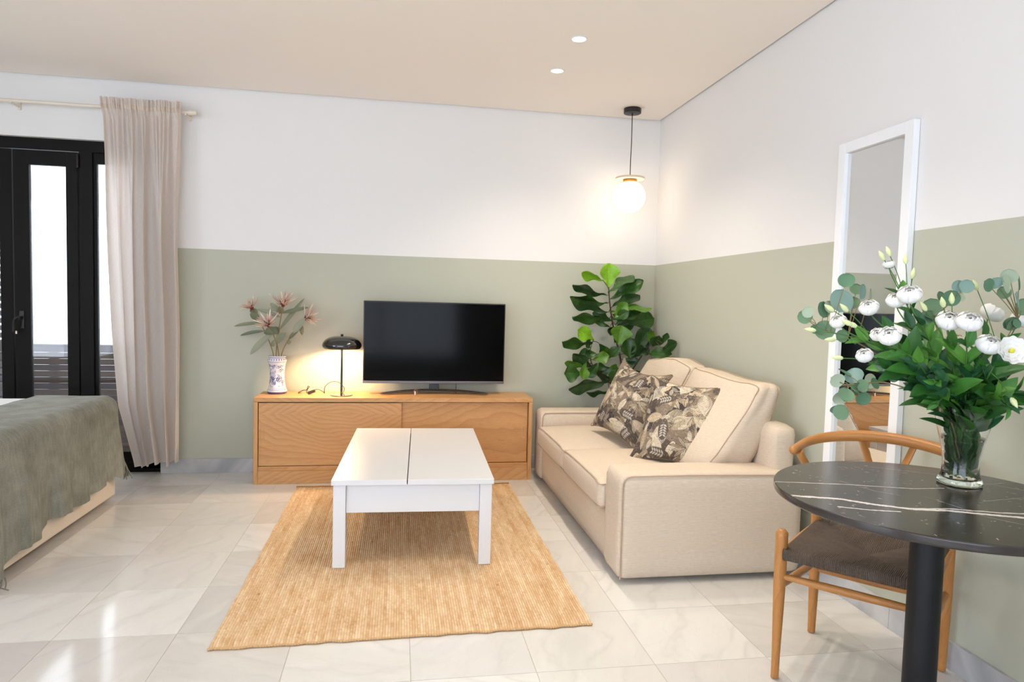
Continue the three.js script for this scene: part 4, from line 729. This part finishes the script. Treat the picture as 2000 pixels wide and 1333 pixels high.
// ------------------------------------------------------------------ round marble table
{
  const t = thing('round_table', 'round black marble pedestal table in the right foreground', 'table', [-0.492, 0, 3.325]);
  const N = 2048, cv = document.createElement('canvas'); cv.width = cv.height = N; const c = cv.getContext('2d'), R = rng(31);
  c.fillStyle = '#35302d'; c.fillRect(0, 0, N, N);
  for (let i = 0; i < 900; i++) { const v = 30 + R() * 34; c.fillStyle = `rgba(${v + 8},${v + 4},${v},.10)`; c.beginPath(); c.ellipse(R() * N, R() * N, 30 + R() * 160, 12 + R() * 50, 0.4, 0, 7); c.fill(); }
  for (let i = 0; i < 420; i++) { c.fillStyle = `rgba(226,214,204,${0.2 + R() * 0.45})`; c.beginPath(); c.ellipse(R() * N, R() * N, 3 + R() * 14, 2 + R() * 5, R() * 3, 0, 7); c.fill(); }
  const vein = (pts, w, a, jag = 7) => { for (let k = 0; k < 3; k++) { c.strokeStyle = `rgba(${236 - k * 8},${228 - k * 8},${222 - k * 6},${a * (k ? 0.45 : 1)})`; for (let i = 0; i + 1 < pts.length; i++) { const [x0, y0] = pts[i], [x1, y1] = pts[i + 1], n = 26; for (let j = 0; j < n; j++) { const s = j / n, e = (j + 1) / n, o = (q) => jag * (k + 0.6) * nz((i + q) * 5, k * 3.1, pts[0][0] * 9); c.lineWidth = Math.max(0.6, w * (k ? 0.3 : 0.6 + 0.9 * Math.abs(nz((i + s) * 4, 2, k + pts[0][1] * 7)))); c.beginPath(); c.moveTo(lerp(x0, x1, s) * N, lerp(y0, y1, s) * N + o(s)); c.lineTo(lerp(x0, x1, e) * N, lerp(y0, y1, e) * N + o(e)); c.stroke(); } } } };
  vein([[0.05, 0.275], [0.082, 0.285], [0.267, 0.324], [0.48, 0.395], [0.6, 0.4]], 14, 0.9);
  vein([[0.6, 0.36], [0.75, 0.37], [0.98, 0.34]], 5, 0.5);
  vein([[0.02, 0.44], [0.043, 0.451], [0.15, 0.487], [0.212, 0.545], [0.304, 0.604], [0.405, 0.627], [0.487, 0.668], [0.583, 0.71], [0.8, 0.8]], 52, 0.98, 16);
  vein([[0.3, 0.6], [0.42, 0.61], [0.55, 0.66], [0.75, 0.7]], 26, 0.85, 20);
  vein([[0.089, 0.562], [0.169, 0.602], [0.252, 0.625]], 22, 0.9); vein([[0.293, 0.286], [0.331, 0.414], [0.38, 0.47]], 6, 0.5); vein([[0.452, 0.482], [0.477, 0.643]], 6, 0.5); vein([[0.445, 0.64], [0.515, 0.758], [0.7, 0.88]], 5, 0.6);
  vein([[0.55, 0.1], [0.75, 0.25], [0.95, 0.6]], 5, 0.5); vein([[0.6, 0.55], [0.8, 0.52], [0.98, 0.56]], 5, 0.6, 12);
  const mt = new THREE.CanvasTexture(cv); mt.colorSpace = THREE.SRGBColorSpace; mt.flipY = false;
  const r = 0.396, y1 = 0.745, y0 = 0.722;
  const g = lathe([[0.0005, y0], [r - 0.006, y0], [r - 0.002, y0 + 0.002], [r, y0 + 0.006], [r, y1 - 0.004], [r - 0.0015, y1 - 0.001], [r - 0.004, y1], [r * 0.5, y1], [0.0005, y1]], 128);
  const p = g.attributes.position, uv = g.attributes.uv; for (let i = 0; i < p.count; i++) uv.setXY(i, (p.getX(i) - 0.014) / 0.84 + 0.5, (p.getZ(i) - 0.023) / 0.84 + 0.5);
  mesh('marble_top', g, mat(0xffffff, 0.2, { map: mt }), t);
  mesh('pedestal', lathe([[0, 0.02], [0.0415, 0.02], [0.0415, 0.715], [0, 0.715]], 48), blackMetal, t);
  mesh('mounting_plate', new THREE.CylinderGeometry(0.16, 0.16, 0.008, 40), blackMetal, t, [0, 0.717, 0]);
  mesh('foot_disc', lathe([[0, 0], [0.22, 0], [0.222, 0.003], [0.22, 0.008], [0.1, 0.02], [0, 0.022]], 64), blackMetal, t);
}
// ------------------------------------------------------------------ glass vase and bouquet
const VC = V(-0.306, 0.7455, 3.222);
{
  const v = thing('glass_vase', 'clear glass vase of green stems on the round marble table', 'vase', [VC.x, VC.y, VC.z]);
  const out = [[0.001, 0], [0.053, 0], [0.057, 0.003], [0.057, 0.01], [0.054, 0.018], [0.048, 0.036], [0.046, 0.056], [0.048, 0.085], [0.056, 0.125], [0.066, 0.165], [0.073, 0.2], [0.0755, 0.226]];
  const inn = [[0.074, 0.2275], [0.0725, 0.226], [0.07, 0.2], [0.063, 0.165], [0.053, 0.125], [0.045, 0.085], [0.043, 0.056], [0.045, 0.036], [0.0445, 0.02], [0.041, 0.0145], [0.001, 0.013]];
  mesh('glass_body', lathe([...out, ...inn], 72), mat(0xffffff, 0.01, { transmission: 1, thickness: 0.01, ior: 1.47, attenuationColor: new THREE.Color(0.75, 0.92, 0.82), attenuationDistance: 0.25 }), v);
  const wt = mesh('water', lathe([[0.001, 0.0133], [0.0408, 0.0148], [0.0442, 0.0203], [0.0447, 0.036], [0.0427, 0.056], [0.0447, 0.085], [0.0527, 0.125], [0.0562, 0.139], [0.001, 0.139]], 72), mat(0xffffff, 0.0, { transmission: 1, thickness: 0.01, ior: 1.33, attenuationColor: new THREE.Color(0.7, 0.85, 0.7), attenuationDistance: 0.3 }), v);
}
{
  const R = rng(123), sub = (a) => v3(a).sub(VC);
  const FL = [[[-0.636, 1.207, 3.1], 0.024, 'half-open white flower at the far left of the bouquet'], [[-0.575, 1.25, 3.15], 0.027, 'white flower left of centre, above the mirror reflection'], [[-0.529, 1.273, 3.2], 0.026, 'left of the two touching white flowers at the top of the bouquet'], [[-0.529, 1.289, 3.25], 0.031, 'right and larger of the two touching white flowers at the top'], [[-0.439, 1.385, 3.05], 0.017, 'highest half-open white bloom of the bouquet, amid buds'], [[-0.624, 1.175, 3.3], 0.029, 'broad white flower in the left middle of the bouquet'], [[-0.62, 1.176, 3.25], 0.02, 'small white flower tucked behind the left middle bloom'], [[-0.619, 1.114, 3.2], 0.023, 'lowest white flower on the left, against the dark mirror'], [[-0.413, 1.113, 3.15], 0.02, 'small pale flower deep among the centre leaves'], [[-0.446, 1.22, 3.3], 0.031, 'left of the pair of large white flowers above the vase'], [[-0.43, 1.219, 3.35], 0.031, 'right of the pair of large white flowers above the vase'], [[-0.13, 1.245, 3.12], 0.033, 'pale white flower behind the bouquet, with a bud before it'], [[-0.365, 1.159, 3.35], 0.031, 'cup-shaped white flower below the pair, right of centre'], [[-0.338, 1.149, 3.4], 0.033, 'wide open white flower with yellow centre at the right edge'], [[-0.166, 1.227, 3.25], 0.026, 'white flower cut by the right edge of the picture'], [[-0.286, 1.164, 3.15], 0.023, 'cream shaded flower under the large pair']];
  const BU = [[-0.696, 1.177, 3.08], [-0.654, 1.238, 3.1], [-0.622, 1.238, 3.12], [-0.65, 1.195, 3.2], [-0.666, 1.2, 3.2], [-0.457, 1.399, 3.05], [-0.437, 1.412, 3.05], [-0.381, 1.39, 3.05], [-0.465, 1.257, 3.3], [-0.44, 1.267, 3.3], [-0.475, 1.246, 3.25], [-0.397, 1.343, 3.1], [-0.268, 1.31, 3.2], [-0.336, 1.02, 3.4], [-0.658, 1.153, 3.12], [-0.652, 1.101, 3.15]];
  const EU = { A: [[-0.705, 1.217, 3.04], [-0.7, 1.231, 3.047], [-0.653, 1.24, 3.052], [-0.602, 1.268, 3.062], [-0.561, 1.263, 3.058], [-0.635, 1.249, 3.055], [-0.587, 1.33, 3.06], [-0.551, 1.297, 3.085], [-0.546, 1.305, 3.051], [-0.492, 1.291, 3.044]], B: [[-0.712, 1.044, 3.218], [-0.662, 1.062, 3.179], [-0.636, 1.053, 3.184], [-0.697, 1.006, 3.238], [-0.69, 0.992, 3.202], [-0.618, 0.991, 3.204], [-0.669, 0.953, 3.161], [-0.677, 0.95, 3.193], [-0.566, 1.036, 3.162]], C: [[-0.338, 1.318, 3.309], [-0.317, 1.325, 3.311], [-0.243, 1.301, 3.265], [-0.275, 1.345, 3.31], [-0.231, 1.329, 3.297], [-0.25, 1.278, 3.314], [-0.203, 1.262, 3.288], [-0.291, 1.321, 3.317]], D: [[-0.349, 1.317, 3.219], [-0.349, 1.285, 3.162], [-0.293, 1.29, 3.165], [-0.364, 1.282, 3.214], [-0.338, 1.316, 3.237], [-0.395, 1.256, 3.18]], E: [[-0.52, 1.055, 3.197], [-0.462, 1.152, 3.207], [-0.374, 1.122, 3.186], [-0.557, 1.083, 3.189], [-0.321, 1.108, 3.185]] };
  const stemM = mat(0x4d7a35, 0.6), gl = [mat(0x3f7a2c, 0.5), mat(0x2f6428, 0.5), mat(0x5c9438, 0.5), mat(0x265a34, 0.5)], white = mat(0xf6f5f2, 0.9, { transmission: 0.15, thickness: 0 }), cream = mat(0xefe4d2, 0.9, { transmission: 0.15, thickness: 0 }), budM = mat(0xdbe3ab, 0.6), yel = mat(0xd9cf3a, 0.7);
  const euc = [mat(0x84a094, 0.7), mat(0x6b8a68, 0.7), mat(0xaab89e, 0.7), mat(0x577c5e, 0.7)], twig = mat(0x8a7850, 0.8);
  // path of a stem: crosses the vase, leans on the rim, then arcs to its head
  function path(h, k) {
    const a = Math.atan2(h.z, h.x) + (R() - 0.5) * 0.5, far = Math.hypot(h.x, h.z), rim = Math.min(0.064, 0.026 + far * 0.14);
    const foot = V(-Math.cos(a) * (0.01 + R() * 0.02), 0.018 + R() * 0.01, -Math.sin(a) * (0.01 + R() * 0.02)), neck = V(Math.cos(a) * 0.008 + (R() - 0.5) * 0.03, 0.065, Math.sin(a) * 0.008 + (R() - 0.5) * 0.03), top = V(Math.cos(a) * rim, 0.215, Math.sin(a) * rim);
    return [foot, neck, top, top.clone().lerp(h, 0.5).add(V(0, 0.035, 0)), h.clone().lerp(top, 0.08), h];
  }
  const leafShape = [leafGeo(0.042, 0.094, { pow: 0.8, fold: 0.22, droop: 0.25, peak: 0.42 }), leafGeo(0.028, 0.062, { pow: 0.85, fold: 0.3, droop: 0.1, peak: 0.42 }), leafGeo(0.05, 0.1, { pow: 0.75, fold: 0.15, droop: 0.35, peak: 0.42 }), leafGeo(0.018, 0.045, { pow: 0.9, fold: 0.3, droop: 0.1 })];
  function addLeaves(t, c, from, to, n, big) {
    for (let i = 0; i < n; i++) {
      const s = lerp(from, to, (i + 0.3 * R()) / n), p = c.getPointAt(clamp(s)), d = c.getTangentAt(clamp(s));
      const side = V(R() - 0.5, R() - 0.5, R() - 0.5).cross(d).normalize();
      for (const q of [-1, 1]) {
        const dir = d.clone().multiplyScalar(1.25).addScaledVector(side, q * (0.55 + 0.5 * R())).normalize();
        const end = p.clone().addScaledVector(dir, 0.08); if (end.x + VC.x > -0.02) continue;
        const lf = mesh('leaf', leafShape[big && s < 0.75 ? (R() < 0.5 ? 0 : 2) : s > 0.86 ? 3 : 1], gl[Math.floor(R() * 4)], t);
        aim(lf, p, end, d.clone().addScaledVector(V(0, 0.3, 0.7), 0.7), (R() - 0.5) * 0.8);
      }
    }
  }
  const cup = (r, w, shut, ph) => sheet((u, v) => { // petal: swells from the calyx and closes over by shut, edges ruffled; shut < 0.5 flares
    const a = (u - 0.5) * w * (1 - 0.25 * v * v), e = Math.abs(u - 0.5) * 2, ruf = 0.06 * Math.sin(u * 13 + ph) * v * v;
    const prof = shut < 0.5 ? r * (0.15 + 0.95 * Math.pow(Math.sin(v * 1.5), 0.85)) + r * ruf : r * Math.sin(Math.PI * (0.08 + shut * v)) * (1 + ruf);
    const up = (shut < 0.5 ? r * 0.75 * v : r * (0.95 - 1.0 * Math.cos(Math.PI * (0.08 + shut * v))) * 0.86) - 0.14 * r * e * e * e * v + 0.05 * r * Math.sin(u * 9 + ph) * v * v;
    return V(Math.sin(a) * prof, up, Math.cos(a) * prof);
  }, 12, 12);
  const petals = [cup(1, 1.7, 0.7, 0), cup(0.9, 1.7, 0.78, 1.3), cup(0.74, 2.0, 0.86, 2.6), cup(1.0, 1.7, 0.2, 0.7)];
  function bloom(t, h, d, r, open, m) {
    const f = group('flower', t, [h.x, h.y, h.z]); f.quaternion.setFromUnitVectors(V(0, 1, 0), d);
    const rings = open ? [[3, 5, 0.1], [3, 5, 0.7], [3, 4, 0.2]] : [[0, 4, 0], [1, 4, 0.75], [2, 4, 0.3]];
    for (const [g, n, o] of rings) for (let i = 0; i < n; i++) { const p = mesh('petal', petals[g], m, f), big = open ? 1.0 - 0.24 * rings.findIndex((q) => q[2] === o) : 1; p.scale.set(r * 1.02 * big, r * 0.9 * big, r * 1.02 * big); p.rotation.y = o + i / n * Math.PI * 2; }
    if (open) mesh('flower_centre', new THREE.SphereGeometry(r * 0.2, 12, 8).translate(0, r * 0.35, 0), yel, f);
    for (let i = 0; i < 5; i++) { const s = mesh('sepal', leafShape[3], gl[2], f); s.scale.setScalar(0.42); s.rotation.set(0, i * 1.257, 0); s.rotateX(open ? 1.7 : 1.35); }
  }
  FL.forEach(([hp, r, label], i) => {
    const h = sub(hp), t = thing('lisianthus_stem', label, 'flower', [VC.x, VC.y, VC.z], 0, 'white lisianthus stems in the glass vase');
    const dir = V(h.x * 1.2, 0.35 + 0.2 * R(), h.z * 0.8 + 0.25).normalize(); if (i === 13) dir.set(-0.35, 0.3, 0.85).normalize();
    const base = h.clone().addScaledVector(dir, -r * 0.75), pts = path(base, i), c = curve(pts);
    mesh('stem', taper(pts, (s) => 0.0029 - 0.0011 * s, 36, 7), stemM, t);
    addLeaves(t, c, 0.45, 0.93, 5, true);
    for (let q = 0; q < 5; q++) { const sq = 0.03 + 0.055 * q, pq = c.getPointAt(sq), lf = mesh('leaf', leafShape[1], gl[q % 2 ? 1 : 3], t); aim(lf, pq, pq.clone().addScaledVector(c.getTangentAt(sq), 0.06), V(R() - 0.5, 0.1, R() - 0.5), R() * 6); lf.scale.setScalar(0.75); }
    bloom(t, base, dir, r, i === 13, i === 15 || i === 8 ? cream : white);
    // buds that hang on the same stem
    BU.forEach((b, k) => { let best = 0, bd = 9; FL.forEach(([q], n) => { const dd = v3(q).distanceTo(v3(b)); if (dd < bd) { bd = dd; best = n; } }); if (best !== i) return;
      const B = sub(b), s = c.getPointAt(0.8), m = s.clone().lerp(B, 0.55).add(V(0, 0.008, 0)), dd = B.clone().sub(m).normalize();
      mesh('bud_stalk', tube([s, m, B], 0.0013, 14, 6), stemM, t);
      const o = mesh('bud', lathe([[0.0005, -0.004], [0.005, 0], [0.0075, 0.009], [0.006, 0.018], [0.003, 0.026], [0.0003, 0.031]], 14), budM, t); o.position.copy(B); o.quaternion.setFromUnitVectors(V(0, 1, 0), dd); });
  });
  // leafy stems that fill the body of the bouquet
  [['leafy green stem arching left over the rim of the vase', [-0.5, 1.06, 3.32]], ['broad leafed green stem standing at the middle of the bouquet', [-0.36, 1.1, 3.3]], ['leafy green stem leaning right over the rim of the vase', [-0.17, 1.02, 3.36]], ['leafy green stem reaching low to the front of the vase', [-0.33, 1.0, 3.4]], ['leafy green stem at the back of the bouquet by the wall', [-0.2, 1.1, 3.12]], ['leafy green stem behind the left flowers of the bouquet', [-0.46, 1.12, 3.14]], ['short leafy stem low at the right of the vase', [-0.14, 0.98, 3.28]], ['short leafy stem bent low over the left rim', [-0.44, 0.985, 3.27]]].forEach(([label, hp]) => {
    const h = sub(hp), t = thing('foliage_stem', label, 'foliage', [VC.x, VC.y, VC.z], 0, 'leafy stems in the glass vase'), pts = path(h), c = curve(pts);
    mesh('stem', taper(pts, (s) => 0.003 - 0.0012 * s, 30, 7), stemM, t);
    addLeaves(t, c, 0.4, 1, 7, true);
    for (let i = 0; i < 6; i++) { const s = 0.04 + 0.05 * i, p = c.getPointAt(s), d = c.getTangentAt(s), lf = mesh('leaf', leafShape[1], gl[i % 2 ? 1 : 3], t); aim(lf, p, p.clone().addScaledVector(d, 0.06), V(R() - 0.5, 0.1, R() - 0.5), R() * 6); lf.scale.setScalar(0.8); }
  });
  // loose leaves under water belong to these stems
  const eucLabel = { A: 'eucalyptus branch with round leaves at the upper left of the bouquet', B: 'drooping eucalyptus branch at the lower left before the mirror', C: 'eucalyptus branch with blue green leaves at the top right', D: 'short eucalyptus sprig at the top middle', E: 'eucalyptus sprig half hidden amid the left leaves' };
  for (const k of 'ABCDE') {
    const L = EU[k].map(sub), t = thing('eucalyptus_branch', eucLabel[k], 'foliage', [VC.x, VC.y, VC.z], 0, 'eucalyptus branches in the glass vase');
    const tipP = L.reduce((a, b) => (Math.hypot(b.x, b.z) > Math.hypot(a.x, a.z) ? b : a)), pts = path(tipP.clone().multiplyScalar(0.98)), c = curve(pts);
    mesh('twig', taper(pts, (s) => 0.0028 - 0.0014 * s, 36, 7), twig, t);
    L.forEach((p, i) => {
      let bs = 0, bd = 9; for (let s = 0.4; s <= 1; s += 0.02) { const d = c.getPointAt(s).distanceTo(p); if (d < bd) { bd = d; bs = s; } }
      const q = c.getPointAt(Math.max(0.4, bs - 0.03)), d = p.clone().sub(q); if (d.length() < 0.01) d.set(R() - 0.5, R(), R() - 0.5).multiplyScalar(0.03);
      const dn = d.clone().normalize(), r = 0.017 + 0.009 * R() + (k === 'A' && i === 3 ? 0.012 : 0), st = p.clone().addScaledVector(dn, -r);
      if (st.distanceTo(q) > 0.006) mesh('leaf_stalk', tube([q, q.clone().lerp(st, 0.5).add(V(0, 0.003, 0)), st], 0.0011, 8, 5), twig, t);
      const g = sheet((u, v) => { const a = (u - 0.5) * 2, w = r * 1.02 * Math.sqrt(Math.max(0, 1 - Math.pow(v * 2 - 1, 2))); return V(a * w, v * 2 * r, 0.15 * a * a * r - 0.2 * r * v * v); }, 8, 10);
      const lf = mesh('leaf', g, euc[(i + k.charCodeAt(0)) % 4], t); aim(lf, st, st.clone().add(dn), V(R() - 0.6, R() * 0.6, 0.7), (R() - 0.5) * 1.2);
      if (i % 2) { const l2 = mesh('leaf', g, euc[(i + 2) % 4], t); l2.scale.setScalar(0.8); aim(l2, q, q.clone().add(V(-dn.y + 0.2, dn.x, (R() - 0.5) * 0.8).normalize()), V(0.2, 0.4, 0.9), (R() - 0.5)); }
    });
  }
}
scene.traverse((o) => { if (o.isMesh) { o.castShadow = true; o.receiveShadow = true; } });
renderer.render(scene, camera);
